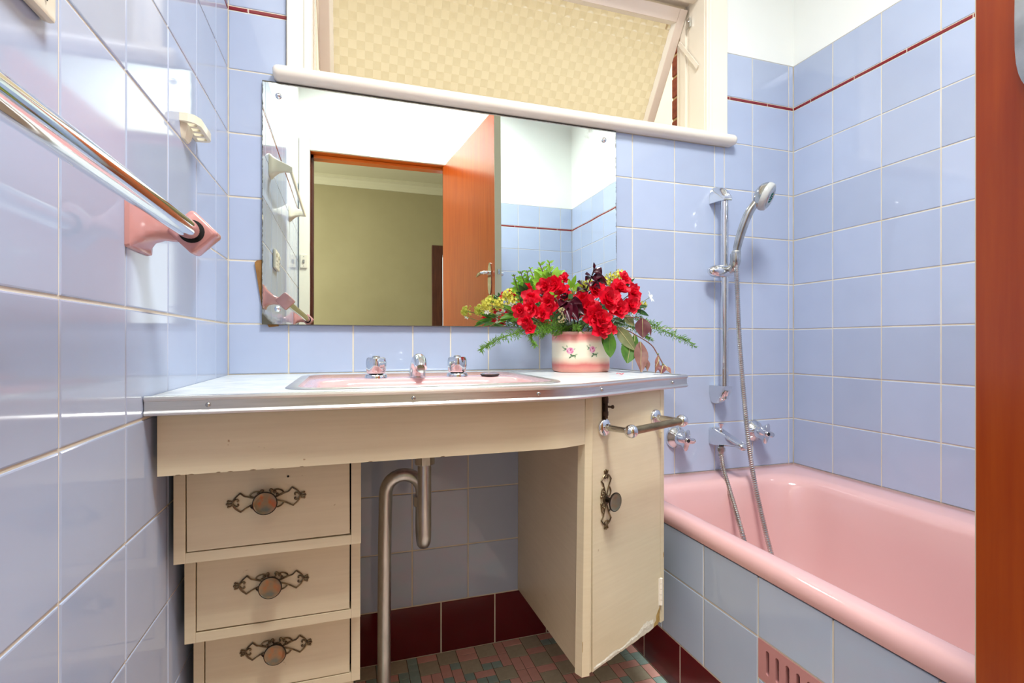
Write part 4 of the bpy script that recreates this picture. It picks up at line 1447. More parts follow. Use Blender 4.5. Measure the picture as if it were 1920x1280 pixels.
def rail_post(y, s):
    """pink ceramic post: square foot on the wall, waisted neck, diamond head that takes the rail"""
    gg = G()
    foot = lambda x, hy, z0, z1, r: [(x, yy, zz) for yy, zz in rrect(y - hy, y + hy, z0, z1, r, 4)]
    nk = []
    for x, hy, z0, z1, r in ((0.0003, 0.0415, 0.968, 1.049, 0.003), (0.0055, 0.0405, 0.969, 1.048, 0.004), (0.0085, 0.033, 0.975, 1.040, 0.010), (0.018, 0.0225, 0.982, 1.030, 0.012), (0.032, 0.0165, 0.9855, 1.017, 0.012), (0.046, 0.0150, 0.9845, 1.010, 0.011), (0.058, 0.0150, 0.986, 1.008, 0.010)):
        nk.append(foot(x, hy, z0, z1, r))
    gg.loft(nk, cap0=True, cap1=True)
    # diamond head
    hd = []
    for dy, sc_ in ((-0.0185, 0.86), (-0.0165, 0.97), (-0.010, 1.0), (0.010, 1.0), (0.0165, 0.97), (0.0185, 0.86)):
        ring_ = []
        for a, b in rrect(-0.0225, 0.0225, -0.0225, 0.0225, 0.005, 3):
            ring_.append((0.0700 + (a - b) * 0.7071 * sc_, y + dy, 0.9965 + (a + b) * 0.7071 * sc_))
        hd.append(ring_)
    gg.loft(hd, cap0=True, cap1=True)
    return gg


obj('rail_post', rail_post(-0.553, 1), M_pink_dark, tr_, smooth=50)
obj('rail_post', rail_post(-1.585, 1), M_pink_dark, tr_, smooth=50)
for y, s in ((-0.553, -1), (-1.585, 1)):
    g = G().lathe([(0.0128, 0.0), (0.0160, 0.0002), (0.0160, 0.0016), (0.0150, 0.002)], 24, 0, frame((0.0700, y + s * 0.0175, 0.9965), (1, 0, 0), (0, 0, s), (0, s, 0)))
    obj('rail_ferrule', g, M_dark, tr_, smooth=50)

# toothbrush holder: shelf with four slots on a curved foot
th_ = thing('toothbrush_holder', 'small ivory toothbrush holder with four slots high on the left wall', 'holder', (0.0, -0.323, 1.20))
g = G()
out_ = [(0.0003, -0.372), (0.013, -0.372), (0.022, -0.366), (0.0285, -0.352), (0.0285, -0.285), (0.024, -0.276), (0.016, -0.273), (0.0003, -0.273)]
hl = []
for k in range(4):
    c = -0.356 + k * 0.0222
    hl.append(rrect(0.0065, 0.0225, c - 0.0068, c + 0.0068, 0.003, 3))
g.prism(out_, 1.2235, 1.2375, 0, None, hl)
obj('slotted_shelf', g, M_ivory, th_, smooth=30)
g = G()
rings = []
for z, d, y0, y1 in ((1.2234, 0.0100, -0.366, -0.322), (1.214, 0.0085, -0.366, -0.322), (1.205, 0.0070, -0.364, -0.324), (1.1985, 0.0045, -0.360, -0.328)):
    rings.append([(0.0003, y0, z), (d, y0 + 0.004, z), (d, y1 - 0.004, z), (0.0003, y1, z)])
g.loft(rings, cap0=True, cap1=True)
obj('wall_foot', g, M_ivory, th_, smooth=40)

# flat-bar towel holder (ivory), seen in the mirror
fb = thing('ivory_towel_bar', 'ivory towel bar on flared brackets, seen in the mirror above the chrome rail', 'towel bar', (0.0, -1.02, 1.50))
for y in (-0.700, -1.345):
    g = G()
    rings = []
    for x, hy, hz, zc_ in ((0.0003, 0.038, 0.040, 1.508), (0.006, 0.037, 0.039, 1.508), (0.012, 0.028, 0.033, 1.509), (0.030, 0.014, 0.022, 1.510), (0.050, 0.009, 0.015, 1.508), (0.066, 0.008, 0.012, 1.504), (0.076, 0.006, 0.009, 1.502)):
        rings.append([(x, yy, zz) for yy, zz in rrect(y - hy, y + hy, zc_ - hz, zc_ + hz, min(hy, hz) * 0.35, 3)])
    g.loft(rings, cap0=True, cap1=True)
    obj('bar_bracket', g, M_ivory, fb, smooth=50)
obj('flat_bar', G().box(0.066, 0.074, -1.352, -0.693, 1.492, 1.512, bev=0.003), M_ivory, fb)

# power outlet on the left wall (only a corner is in the frame; the rest shows in the mirror)
po = thing('power_outlet', 'ivory double power outlet plate at the top left corner of the view', 'outlet', (0.0, -0.842, 1.184))
obj('face_plate', G().box(0.0005, 0.0115, -0.893, -0.777, 1.1450, 1.2200, bev=0.0052), M_ivory, po, smooth=40)
for y in (-0.864, -0.798):
    g = G()
    g.box(0.0120, 0.0165, y - 0.008, y + 0.008, 1.1905, 1.2045, bev=0.002)
    obj('rocker', g, M_ivory, po)
    g = G()
    for dy, a in ((-0.006, 0.5), (0.006, -0.5), (0.0, 0.0)):
        zz = 1.1745 if a else 1.1605
        g.box(-0.001, 0.001, -0.004, 0.004, -0.0003, 0.0003, 0, frame((0.0128, y + dy, zz), (0, math.cos(a), math.sin(a)), (0, -math.sin(a), math.cos(a)), (1, 0, 0)))
    obj('socket_slots', g, M_dark, po)

# light switch on the door architrave
ls = thing('light_switch', 'narrow light switch plate on the door architrave, seen in the mirror', 'switch', (0.030, YF + 0.0185, 1.35))
obj('face_plate', G().box(0.011, 0.049, YF + 0.0182, YF + 0.0252, 1.310, 1.390, bev=0.002), M_ivory, ls)
obj('rocker', G().box(0.025, 0.035, YF + 0.0250, YF + 0.0300, 1.340, 1.360, bev=0.0015), M_ivory_dark, ls)
for z in (1.322, 1.378):
    g = G().lathe([(0.0025, 0), (0.002, 0.001)], 10, 0, frame((0.030, YF + 0.0251, z), (-1, 0, 0), (0, 0, 1), (0, 1, 0)))
    obj('plate_screw', g, M_ivory_dark, ls)

# ceiling lamp fittings (out of the frame) that carry the two area lamps
def oyster(name, loc, label):
    t = thing(name, label, 'light', loc)
    obj('base_ring', G().lathe([(0.27, 0.0), (0.27, -0.03), (0.255, -0.045)], 40, 0, None, True, False), M_ceiling, t, smooth=40, local=True)
    return t


oyster('ceiling_light', (0.70, -1.22, HC - 0.0005), 'round white ceiling light above the bathroom')
oyster('ceiling_light', (-0.25, -2.75, HH - 0.0005), 'round white fitting added around the unseen hall fill lamp')  # hall fitting is added only to hold the fill lamp
#FLOWERS
# ------------------------------------------------------------------ flower pot
PXC, PYC, PA, PB_ = 0.8700, -0.130, 0.0765, 0.0580
pot = thing('flower_pot', 'oval pink and cream pot with two painted roses on the worktop', 'pot', (PXC, PYC, CT + 0.0004))


def sup(a, n=2.7):
    c, s = math.cos(a), math.sin(a)
    return math.copysign(abs(c) ** (2 / n), c), math.copysign(abs(s) ** (2 / n), s)


rings = []
for sc_, z in ((0.55, 0.0012), (0.93, 0.0), (0.968, 0.003), (0.992, 0.009), (1.0, 0.02), (1.0, 0.085), (0.995, 0.098), (0.983, 0.1035), (0.966, 0.1055), (0.945, 0.1045), (0.935, 0.098), (0.92, 0.02), (0.5, 0.012)):
    rings.append([(PA * sc_ * sup(2 * PI * k / 64)[0], PB_ * sc_ * sup(2 * PI * k / 64)[1], z) for k in range(64)])
obj('pot_body', G().loft(rings, cap0=True, cap1=True), M_pot, pot, smooth=60, local=True)
obj('potting_foam', G().prism([(PA * 0.925 * sup(2 * PI * k / 40)[0], PB_ * 0.925 * sup(2 * PI * k / 40)[1]) for k in range(40)], 0.06, 0.082), M_dgreen, pot, local=True)


def on_pot(x, z, out=0.00025):
    t = min(0.999, abs(x) / PA)
    return (x, -(PB_ * (1 - t ** 2.7) ** (1 / 2.7)) - out, z)


M_rose = [plain('rose_pale_pink', (236, 182, 200), 0.15), plain('rose_mid_pink', (212, 122, 158), 0.15), plain('rose_deep_pink', (168, 60, 100), 0.15), plain('rose_leaf_green', (98, 124, 92), 0.15), plain('rose_leaf_pale', (168, 184, 152), 0.15)]
rr2 = random.Random(11)
for cx, cz in ((-0.0650 + 0.012, 0.0565), (0.0020 + 0.0035, 0.0595)):
    g = G()
    lay = [0]

    def blob(x, z, a, b, rot, mi):
        lay[0] += 1
        pts = []
        for k in range(14):
            t = 2 * PI * k / 14
            wob = 1 + 0.08 * math.sin(3 * t + rot * 5)
            px_, pz_ = a * math.cos(t) * wob, b * math.sin(t) * wob
            if mi >= 3:
                pz_ *= 1 - 0.55 * abs(px_ / a)
            pts.append(on_pot(cx + x + px_ * math.cos(rot) - pz_ * math.sin(rot), cz + z + px_ * math.sin(rot) + pz_ * math.cos(rot), 0.0002 + 0.00003 * lay[0]))
        g.add(pts, [tuple(range(14))], mi)
    for x, z, a, rot, mi in ((-0.010, 0.004, 0.0045, 2.6, 3), (-0.014, 0.008, 0.0040, 2.2, 4), (-0.012, 0.001, 0.0035, 3.4, 4), (-0.007, 0.011, 0.0035, 1.8, 4),
                             (0.003, -0.012, 0.0050, -0.9, 3), (0.009, -0.013, 0.0055, -0.3, 3), (0.0, -0.017, 0.0042, -2.4, 3), (0.014, -0.010, 0.004, 0.3, 4), (0.011, -0.017, 0.0036, -0.9, 4), (0.010, 0.004, 0.003, 0.8, 4)):
        blob(x, z, a, a * 0.5, rot, mi)
    blob(0, 0, 0.0088, 0.0086, 0.2, 0)
    for k in range(6):
        a = k * PI / 3 + 0.3
        blob(0.0056 * math.cos(a), 0.0054 * math.sin(a), 0.0040, 0.0024, a + PI / 2, 1 if k % 2 else 0)
    blob(0, 0.0005, 0.0052, 0.0056, 0.1, 1)
    blob(-0.0008, 0.0002, 0.0040, 0.0044, 0.7, 0)
    blob(0.0006, 0.0016, 0.0026, 0.0024, 0.3, 1)
    blob(0.0002, 0.0022, 0.0016, 0.0011, 0.2, 2)
    obj('painted_rose', g, M_rose, pot, local=True)

# ------------------------------------------------------------------ bouquet
rf = random.Random(42)
MOUTH = Vector((PXC, PYC, CT + 0.088))
BC = Vector((0.87, -0.09, 0.90))
CAMDIR = Vector((-0.42, -0.88, -0.02)).normalized()


def petal_mesh(seed, cup, ruff):
    r_ = random.Random(seed)
    n, m_ = 5, 4
    vs_, fs = [], []
    ph1, ph2 = r_.uniform(0, 6), r_.uniform(0, 6)
    for i in range(n + 1):
        u = i / n
        w = 0.46 * (math.sin(PI * min(1, 0.06 + 0.80 * u ** 0.75)) ** 0.8)
        for j in range(m_ + 1):
            v_ = -1 + 2 * j / m_
            x = u * (1 - 0.10 * v_ * v_ * u) + (0.03 * math.cos(5 * v_ + ph1) if i == n else 0)
            y = w * v_
            z = cup * u * u * 0.5 + 0.10 * v_ * v_ * u + ruff * u * math.sin(3.2 * v_ + ph2)
            vs_.append((x, y, z))
    for i in range(n):
        for j in range(m_):
            a = i * (m_ + 1) + j
            fs.append((a, a + m_ + 1, a + m_ + 2, a + 1))
    return make_mesh('petal', G().add(vs_, fs), M_red, smooth=180)


PET = [petal_mesh(s, c, r) for s, c, r in ((1, 0.25, 0.08), (2, 0.15, 0.11), (3, 0.35, 0.06), (4, 0.0, 0.12))]
CALYX = make_mesh('flower', G().lathe([(0.05, -0.32), (0.12, -0.2), (0.16, -0.05), (0.08, 0.05)], 8), M_green, smooth=60)


def stem_mesh(parent, paths, mat=None, r=0.0016):
    gg = G()
    for p in paths:
        gg.tube(bez(p, 4), r, 6)
    return obj('stem', gg, mat or M_stem, parent, smooth=60)


def mouth_pt():
    return MOUTH + Vector((rf.uniform(-0.045, 0.045), rf.uniform(-0.03, 0.03), -0.006))


def face_frame(c, d, spin, s):
    d = d.normalized()
    x = d.orthogonal().normalized()
    M = frame(c, x, d.cross(x), d) @ Matrix.Rotation(spin, 4, 'Z') @ Matrix.Scale(s, 4)
    return M


def geranium(label, florets, double=True):
    c = sum((Vector(f[:3]) for f in florets), Vector()) / len(florets)
    m0 = mouth_pt()
    t = thing('geranium', label, 'flower', m0, group=None)
    hub = c + (BC - c) * 0.25
    stem_mesh(t, [[m0, m0.lerp(hub, 0.5) + Vector((0, 0, 0.01)), hub]] + [[hub, hub.lerp(Vector(f[:3]), 0.5) + Vector((0, 0, 0.002)), Vector(f[:3])] for f in florets], r=0.0014)
    for x, y, z, r in florets:
        ctr = Vector((x, y, z))
        out = (ctr - BC).normalized()
        d = out * 0.75 + CAMDIR * 0.7 + Vector((rf.uniform(-0.25, 0.25), rf.uniform(-0.2, 0.2), rf.uniform(-0.15, 0.3)))
        Mf = WM[t.name].inverted() @ face_frame(ctr, d, rf.uniform(0, 6), 1.0)
        fl = place('flower', CALYX, t, Mf @ Matrix.Scale(r * 0.55, 4))
        WM[fl.name] = WM[t.name] @ Mf @ Matrix.Scale(r * 0.55, 4)
        big = r > 0.019
        rows = ((6, 2.05, 14, 0.0), (5, 1.45, 42, 0.05), (4, 0.95, 66, 0.10)) if (double and big) else ((5, 2.0, 18, 0.0), (3, 1.15, 52, 0.08))
        for n, ln, tilt, up in rows:
            o0 = rf.uniform(0, 6)
            for k in range(n):
                a = o0 + 2 * PI * k / n + rf.uniform(-0.18, 0.18)
                M = Matrix.Rotation(a, 4, 'Z') @ Matrix.Translation((0.06, 0, up)) @ Matrix.Rotation(-math.radians(tilt + rf.uniform(-14, 14)), 4, 'Y') @ Matrix.Rotation(rf.uniform(-0.25, 0.25), 4, 'X') @ Matrix.Scale(ln * rf.uniform(0.88, 1.1), 4)
                place('petal', rf.choice(PET), fl, M)
    return t


geranium('red geranium head at the left of the right-hand red mass, above the pot centre', [(0.8590, -0.160, 0.9575, 0.0215), (0.8672, -0.180, 0.9366, 0.0290), (0.9043, -0.150, 0.9812, 0.0255)])
geranium('largest red geranium head, top middle of the right-hand red mass', [(0.9143, -0.200, 0.9525, 0.0330), (0.9625, -0.170, 0.9861, 0.0265), (0.9971, -0.140, 1.0177, 0.0210)])
geranium('rightmost red geranium head, beside the small white flower', [(1.0145, -0.150, 0.9795, 0.0255), (1.0304, -0.140, 0.9636, 0.0200), (0.9967, -0.170, 0.9435, 0.0255), (0.9398, -0.200, 0.9271, 0.0285)])
geranium('red geranium head drooping over the right front of the pot rim', [(0.8749, -0.200, 0.9130, 0.0290), (0.8910, -0.210, 0.9000, 0.0265), (0.8857, -0.212, 0.8792, 0.0250), (0.9216, -0.205, 0.8775, 0.0150)])
geranium('red geranium head below the lime green sprig', [(0.7624, -0.150, 0.9881, 0.0235), (0.7845, -0.160, 0.9910, 0.0260), (0.8230, -0.130, 1.0122, 0.0165), (0.8020, -0.160, 0.9771, 0.0205)])
geranium('dense red geranium head next to the left yellow blossoms', [(0.7192, -0.160, 0.9570, 0.0240), (0.7135, -0.180, 0.9302, 0.0275), (0.6862, -0.170, 0.9240, 0.0195), (0.7262, -0.120, 0.9851, 0.0150)])
geranium('red geranium head touching the middle burgundy leaves', [(0.7596, -0.170, 0.9477, 0.0205), (0.7420, -0.180, 0.9166, 0.0205), (0.7647, -0.170, 0.9319, 0.0215)])
geranium('lowest red geranium head at the left, hanging in front of the fern', [(0.6957, -0.190, 0.8982, 0.0205), (0.7049, -0.190, 0.8792, 0.0180)])


def leaf_geo(base, tip, width, nrm, fold=0.15, curl=0.15, wave=0.0, n=8, ptip=1.0):
    """a leaf blade from base to tip; nrm is the side the upper face looks to"""
    base, tip = Vector(base), Vector(tip)
    ax = tip - base
    L = ax.length
    ax.normalize()
    nrm = Vector(nrm)
    nrm = (nrm - ax * nrm.dot(ax)).normalized()
    side = ax.cross(nrm)
    vs_, fs = [], []
    m_ = 4
    for i in range(n + 1):
        u = i / n
        w = width * 0.5 * (math.sin(PI * (0.03 + 0.97 * u ** (0.85 * ptip)) * 0.985) ** 0.85)
        for j in range(m_ + 1):
            v_ = -1 + 2 * j / m_
            p = base + ax * (L * u) + side * (w * v_) + nrm * (curl * L * math.sin(PI * u) * 0.6 - fold * w * (1 - abs(v_)) * 1.2 + wave * w * math.sin(6 * u + 2.0 * v_) - 0.0)
            vs_.append(p)
    for i in range(n):
        for j in range(m_):
            a = i * (m_ + 1) + j
            fs.append((a, a + 1, a + m_ + 2, a + m_ + 1))
    return vs_, fs


def leaf(parent, base, tip, width, nrm, mat, rib=None, **kw):
    gg = G()
    gg.add(*leaf_geo(base, tip, width, nrm, **kw))
    if rib:
        n = kw.get('n', 8)
        mid = [gg.v[i * 5 + 2].copy() for i in range(n + 1)]
        up = Vector(nrm).normalized() * 0.0004
        gg.tube([p + up for p in mid], [0.0011 * (1 - 0.8 * i / n) + 0.0002 for i in range(n + 1)], 5, 1)
        return obj('leaf', gg, [mat, rib], parent, smooth=60)
    return obj('leaf', gg, mat, parent, smooth=180)


# lime sprig behind the left geraniums
m0 = mouth_pt()
t = thing('leafy_sprig', 'lime green leafy sprig standing tallest at the back left of the bouquet', 'leaves', m0)
A1 = [m0, (0.800, -0.105, 0.955), (0.785, -0.095, 1.010), (0.7665, -0.090, 1.058)]
A2 = [m0, (0.806, -0.110, 0.965), (0.800, -0.100, 1.010), (0.790, -0.100, 1.064)]
A3 = [m0, (0.775, -0.10, 0.955), (0.758, -0.09, 1.00), (0.7414, -0.08, 1.048)]
stem_mesh(t, [A1, A2, A3], M_stem_brown, 0.0013)
for P_, k0 in ((A1, 0), (A2, 1), (A3, 2)):
    cc = bez(P_, 8)
    for k in range(9, len(cc), 2):
        p = cc[k]
        u = k / len(cc)
        for s in (1, -1):
            ln = (0.030 if u < 0.8 else 0.016) * rf.uniform(0.8, 1.15) * (0.6 if k0 == 2 else 1)
            d = Vector((s * rf.uniform(0.5, 1.0), rf.uniform(-0.7, 0.2), rf.uniform(0.2, 0.8))).normalized()
            leaf(t, p, p + d * ln, ln * 0.48, CAMDIR + Vector((0, 0, 0.5)), M_light, n=5)
for b, tp in (((0.803, -0.105, 1.010), (0.8130, -0.105, 1.049)), ((0.805, -0.105, 1.012), (0.8330, -0.110, 1.040)), ((0.803, -0.105, 0.998), (0.826, -0.115, 1.012)), ((0.772, -0.095, 1.000), (0.748, -0.10, 1.036)), ((0.770, -0.10, 0.995), (0.738, -0.11, 1.010)), ((0.780, -0.10, 1.005), (0.776, -0.105, 1.040))):
    leaf(t, b, tp, 0.019, CAMDIR + Vector((0, 0, 0.3)), M_light, n=6)

# burgundy coleus tops
m0 = mouth_pt()
t = thing('coleus_sprig', 'dark burgundy coleus sprig rising between the two red masses', 'leaves', m0)
stem_mesh(t, [[m0, (0.876, -0.13, 0.95), (0.893, -0.13, 1.0), (0.918, -0.12, 1.046)]], M_burg, 0.0018)
top = Vector((0.905, -0.125, 1.020))
for b, tp, w in ((top, (0.928, -0.150, 1.020), 0.024), ((0.915, -0.122, 1.046), (0.925, -0.145, 1.026), 0.024), ((0.908, -0.125, 1.030), (0.905, -0.150, 1.040), 0.018), (top, (0.876, -0.145, 1.026), 0.022), (top, (0.874, -0.15, 1.008), 0.022), ((0.895, -0.13, 1.005), (0.880, -0.165, 0.990), 0.026), ((0.895, -0.13, 1.003), (0.908, -0.170, 0.985), 0.026),
                 (top, (0.947, -0.135, 1.012), 0.020), (top, (0.943, -0.145, 0.998), 0.020), ((0.880, -0.13, 0.985), (0.843, -0.165, 0.978), 0.024), ((0.878, -0.13, 0.99), (0.848, -0.155, 1.004), 0.022), ((0.88, -0.13, 0.98), (0.862, -0.17, 0.965), 0.022), ((0.916, -0.12, 1.046), (0.910, -0.128, 1.062), 0.008)):
    leaf(t, b, tp, w, CAMDIR + Vector((0, 0, 0.6)), M_burg, fold=0.4, wave=0.25, curl=0.3)
m0 = mouth_pt()
t = thing('coleus_sprig', 'wilted burgundy coleus leaves drooping over the middle of the pot rim', 'leaves', m0)
stem_mesh(t, [[m0, (0.835, -0.15, 0.92), (0.815, -0.165, 0.945), (0.800, -0.175, 0.950)]], M_burg, 0.0018)
for b, tp, w in (((0.805, -0.172, 0.950), (0.779, -0.195, 0.935), 0.026), ((0.808, -0.172, 0.952), (0.800, -0.215, 0.893), 0.026), ((0.812, -0.172, 0.95), (0.8237, -0.212, 0.897), 0.026), ((0.815, -0.17, 0.95), (0.846, -0.20, 0.915), 0.030), ((0.815, -0.17, 0.948), (0.838, -0.205, 0.942), 0.026), ((0.805, -0.17, 0.955), (0.795, -0.195, 0.962), 0.024), ((0.802, -0.176, 0.945), (0.785, -0.205, 0.905), 0.020), ((0.81, -0.172, 0.95), (0.81, -0.21, 0.925), 0.03)):
    leaf(t, b, tp, w, CAMDIR + Vector((0, 0, 0.5)), M_burg, fold=0.5, wave=0.3, curl=0.35)


def star_head(gg, c, R, n, d0):
    """a ball of little trumpet flowers"""
    for k in range(n):
        zz = 1 - 2 * (k + 0.5) / n
        a = k * 2.39996
        d = Vector((math.sqrt(1 - zz * zz) * math.cos(a), math.sqrt(1 - zz * zz) * math.sin(a), zz))
        d = (d + d0 * 0.55).normalized()
        tip = c + d * R * rf.uniform(0.8, 1.1)
        gg.tube([c + d * R * 0.1, c + d * R * 0.6, tip], [0.0008, 0.0010, 0.0017], 5, 0)
        Mx_ = face_frame(tip, d, rf.uniform(0, 6), 1.0)
        s = 0.0056
        for q in range(5):
            b = 2 * PI * q / 5
            w = 0.55
            gg.add([(0.0, 0, 0), (s * 0.5 * math.cos(b - w), s * 0.5 * math.sin(b - w), 0.0009), (s * math.cos(b), s * math.sin(b), 0.0012), (s * 0.5 * math.cos(b + w), s * 0.5 * math.sin(b + w), 0.0009)], [(0, 1, 2, 3)], 0, Mx_)


def yellow(label, heads):
    m0_ = mouth_pt()
    t_ = thing('yellow_blossom', label, 'flower', m0_)
    stem_mesh(t_, [[m0_, m0_.lerp(Vector(c), 0.5) + Vector((0, 0, 0.015)), c] for c, R, n in heads], r=0.0012)
    for c, R, n in heads:
        gg = G()
        star_head(gg, Vector(c), R, n, (Vector(c) - BC).normalized() + CAMDIR * 0.4)
        obj('blossom_head', gg, M_yellow, t_, kind='stuff')
    return t_


yellow('two pale yellow star blossom heads at the far left end of the bouquet', [((0.6120, -0.130, 0.9390), 0.018, 26), ((0.6499, -0.120, 0.9420), 0.018, 26)])
yellow('yellow star blossoms just left of the dense red geranium head', [((0.6782, -0.100, 0.9675), 0.019, 28), ((0.6830, -0.120, 0.9463), 0.015, 20)])
yellow('yellow trumpet blossoms behind the top of the right-hand red mass', [((0.9750, -0.105, 1.0180), 0.021, 30), ((1.0000, -0.105, 1.0300), 0.018, 24), ((0.9540, -0.105, 1.0100), 0.017, 20)])
yellow('few yellow blossoms under the small white flower at the right', [((1.0640, -0.125, 0.9480), 0.012, 12)])


def white_flower(label, c, d, s, mat=None):
    m0_ = mouth_pt()
    t_ = thing('white_flower', label, 'flower', m0_)
    c = Vector(c)
    stem_mesh(t_, [[m0_, m0_.lerp(c, 0.6) + Vector((0, 0, 0.0)), c]], r=0.0009)
    gg = G()
    Mx_ = face_frame(c, Vector(d), 0.4, 1.0)
    for k in range(5):
        a = 2 * PI * k / 5
        b_ = Mx_ @ Vector((0.001 * math.cos(a), 0.001 * math.sin(a), 0))
        e_ = Mx_ @ Vector((s * math.cos(a), s * math.sin(a), s * 0.25))
        gg.add(*leaf_geo(b_, e_, s * 0.5, Vector(d), n=5))
    obj('petals', gg, mat or M_whitepetal, t_, smooth=180)


white_flower('small white flower sticking out at the right of the red mass', (1.0900, -0.120, 0.9720), (0.55, -0.75, 0.35), 0.019)
white_flower('tiny white flower hanging under the leftmost yellow blossoms', (0.6100, -0.130, 0.9220), (-0.2, -0.6, -0.7), 0.009)
white_flower('tiny white flower between the left yellow blossoms and the red geraniums', (0.6720, -0.135, 0.9400), (-0.1, -0.8, -0.4), 0.010)
m0 = mouth_pt()
t = thing('dried_blossom', 'dry straw-coloured blossom head in front of the burgundy leaves', 'flower', m0)
stem_mesh(t, [[m0, (0.80, -0.18, 0.925), (0.7795, -0.205, 0.930)]], M_dry, 0.001)
g = G()
for k in range(26):
    c = Vector((0.7795 + rf.uniform(-0.007, 0.007), -0.207 + rf.uniform(-0.006, 0.006), 0.911 + rf.uniform(-0.017, 0.017)))
    g.lathe([(0.0008, -0.003), (0.0022, 0), (0.001, 0.003)], 5, 0, face_frame(c, Vector((rf.uniform(-1, 1), rf.uniform(-1, 1), rf.uniform(-1, 1))), 0, 1))
obj('blossom_head', g, M_dry, t, kind='stuff')

# darker foliage
def foliage(label, cat_name, leaves, mat, stemmat=None):
    m0_ = mouth_pt()
    t_ = thing(cat_name, label, 'leaves', m0_)
    stem_mesh(t_, [[m0_, m0_.lerp(Vector(b), 0.5) + Vector((0, 0, 0.006)), b] for b, tp, w in leaves[::2]], stemmat, 0.0012)
    for b, tp, w in leaves:
        leaf(t_, b, tp, w, CAMDIR + Vector((0, 0, 0.6)), mat, fold=0.3)
    return t_


foliage('dark green pointed leaves between the yellow blossoms and the red geraniums', 'leaf_spray', [((0.715, -0.12, 0.965), (0.692, -0.135, 0.992), 0.018), ((0.715, -0.12, 0.962), (0.684, -0.135, 0.972), 0.016), ((0.72, -0.125, 0.955), (0.690, -0.145, 0.950), 0.016), ((0.72, -0.12, 0.970), (0.708, -0.13, 0.998), 0.016)], M_dgreen)
foliage('green leaves under the left yellow blossoms', 'leaf_spray', [((0.690, -0.13, 0.920), (0.648, -0.14, 0.938), 0.014), ((0.690, -0.13, 0.915), (0.640, -0.14, 0.903), 0.018), ((0.68, -0.13, 0.910), (0.632, -0.14, 0.892), 0.012), ((0.695, -0.135, 0.905), (0.664, -0.15, 0.896), 0.016), ((0.70, -0.13, 0.925), (0.668, -0.135, 0.925), 0.018), ((0.73, -0.15, 0.90), (0.69, -0.16, 0.893), 0.018)], M_green)
foliage('dark green leaves at the right behind the purple-brown leaf', 'leaf_spray', [((1.035, -0.13, 0.935), (1.078, -0.135, 0.918), 0.016), ((1.03, -0.13, 0.94), (1.070, -0.14, 0.945), 0.014), ((0.99, -0.15, 0.915), (1.02, -0.15, 0.905), 0.018), ((0.95, -0.16, 0.905), (0.975, -0.18, 0.893), 0.02), ((0.945, -0.16, 0.91), (0.935, -0.185, 0.892), 0.02), ((1.0, -0.13, 0.99), (1.042, -0.12, 1.024), 0.010)], M_dgreen)
foliage('dark green filler leaves low in the middle of the bouquet', 'leaf_spray', [((0.84, -0.14, 0.90), (0.80, -0.17, 0.885), 0.024), ((0.83, -0.14, 0.92), (0.775, -0.16, 0.900), 0.026), ((0.80, -0.13, 0.93), (0.74, -0.15, 0.91), 0.026), ((0.85, -0.14, 0.94), (0.838, -0.165, 0.91), 0.026), ((0.87, -0.13, 0.95), (0.86, -0.16, 0.915), 0.028), ((0.91, -0.14, 0.93), (0.935, -0.165, 0.905), 0.028), ((0.92, -0.13, 0.95), (0.965, -0.15, 0.93), 0.026), ((0.86, -0.12, 0.97), (0.83, -0.14, 0.96), 0.024), ((0.77, -0.12, 0.95), (0.745, -0.13, 0.965), 0.022), ((0.93, -0.13, 0.96), (0.99, -0.14, 0.965), 0.024)], M_dgreen)
foliage('bright green leaf tips showing left of the burgundy sprig', 'leaf_spray', [((0.855, -0.10, 0.99), (0.846, -0.105, 1.018), 0.012), ((0.858, -0.10, 0.995), (0.868, -0.105, 1.028), 0.013), ((0.86, -0.10, 0.985), (0.880, -0.11, 1.010), 0.012)], M_light)

# two broad leaves hanging over the right front of the pot
m0 = mouth_pt()
t = thing('leaf_pair', 'pair of broad green leaves hanging down the right front of the pot', 'leaves', m0)
stem_mesh(t, [[m0, (0.90, -0.19, 0.885), (0.912, -0.214, 0.876)]], None, 0.0016)
leaf(t, (0.912, -0.214, 0.874), (0.9085, -0.222, 0.806), 0.036, (-0.1, -1, 0.1), M_green, rib=M_stem, fold=0.12, curl=-0.05, ptip=1.25)
leaf(t, (0.906, -0.208, 0.872), (0.8985, -0.207, 0.832), 0.020, (-0.5, -1, 0.1), M_green, fold=0.12, curl=-0.05)

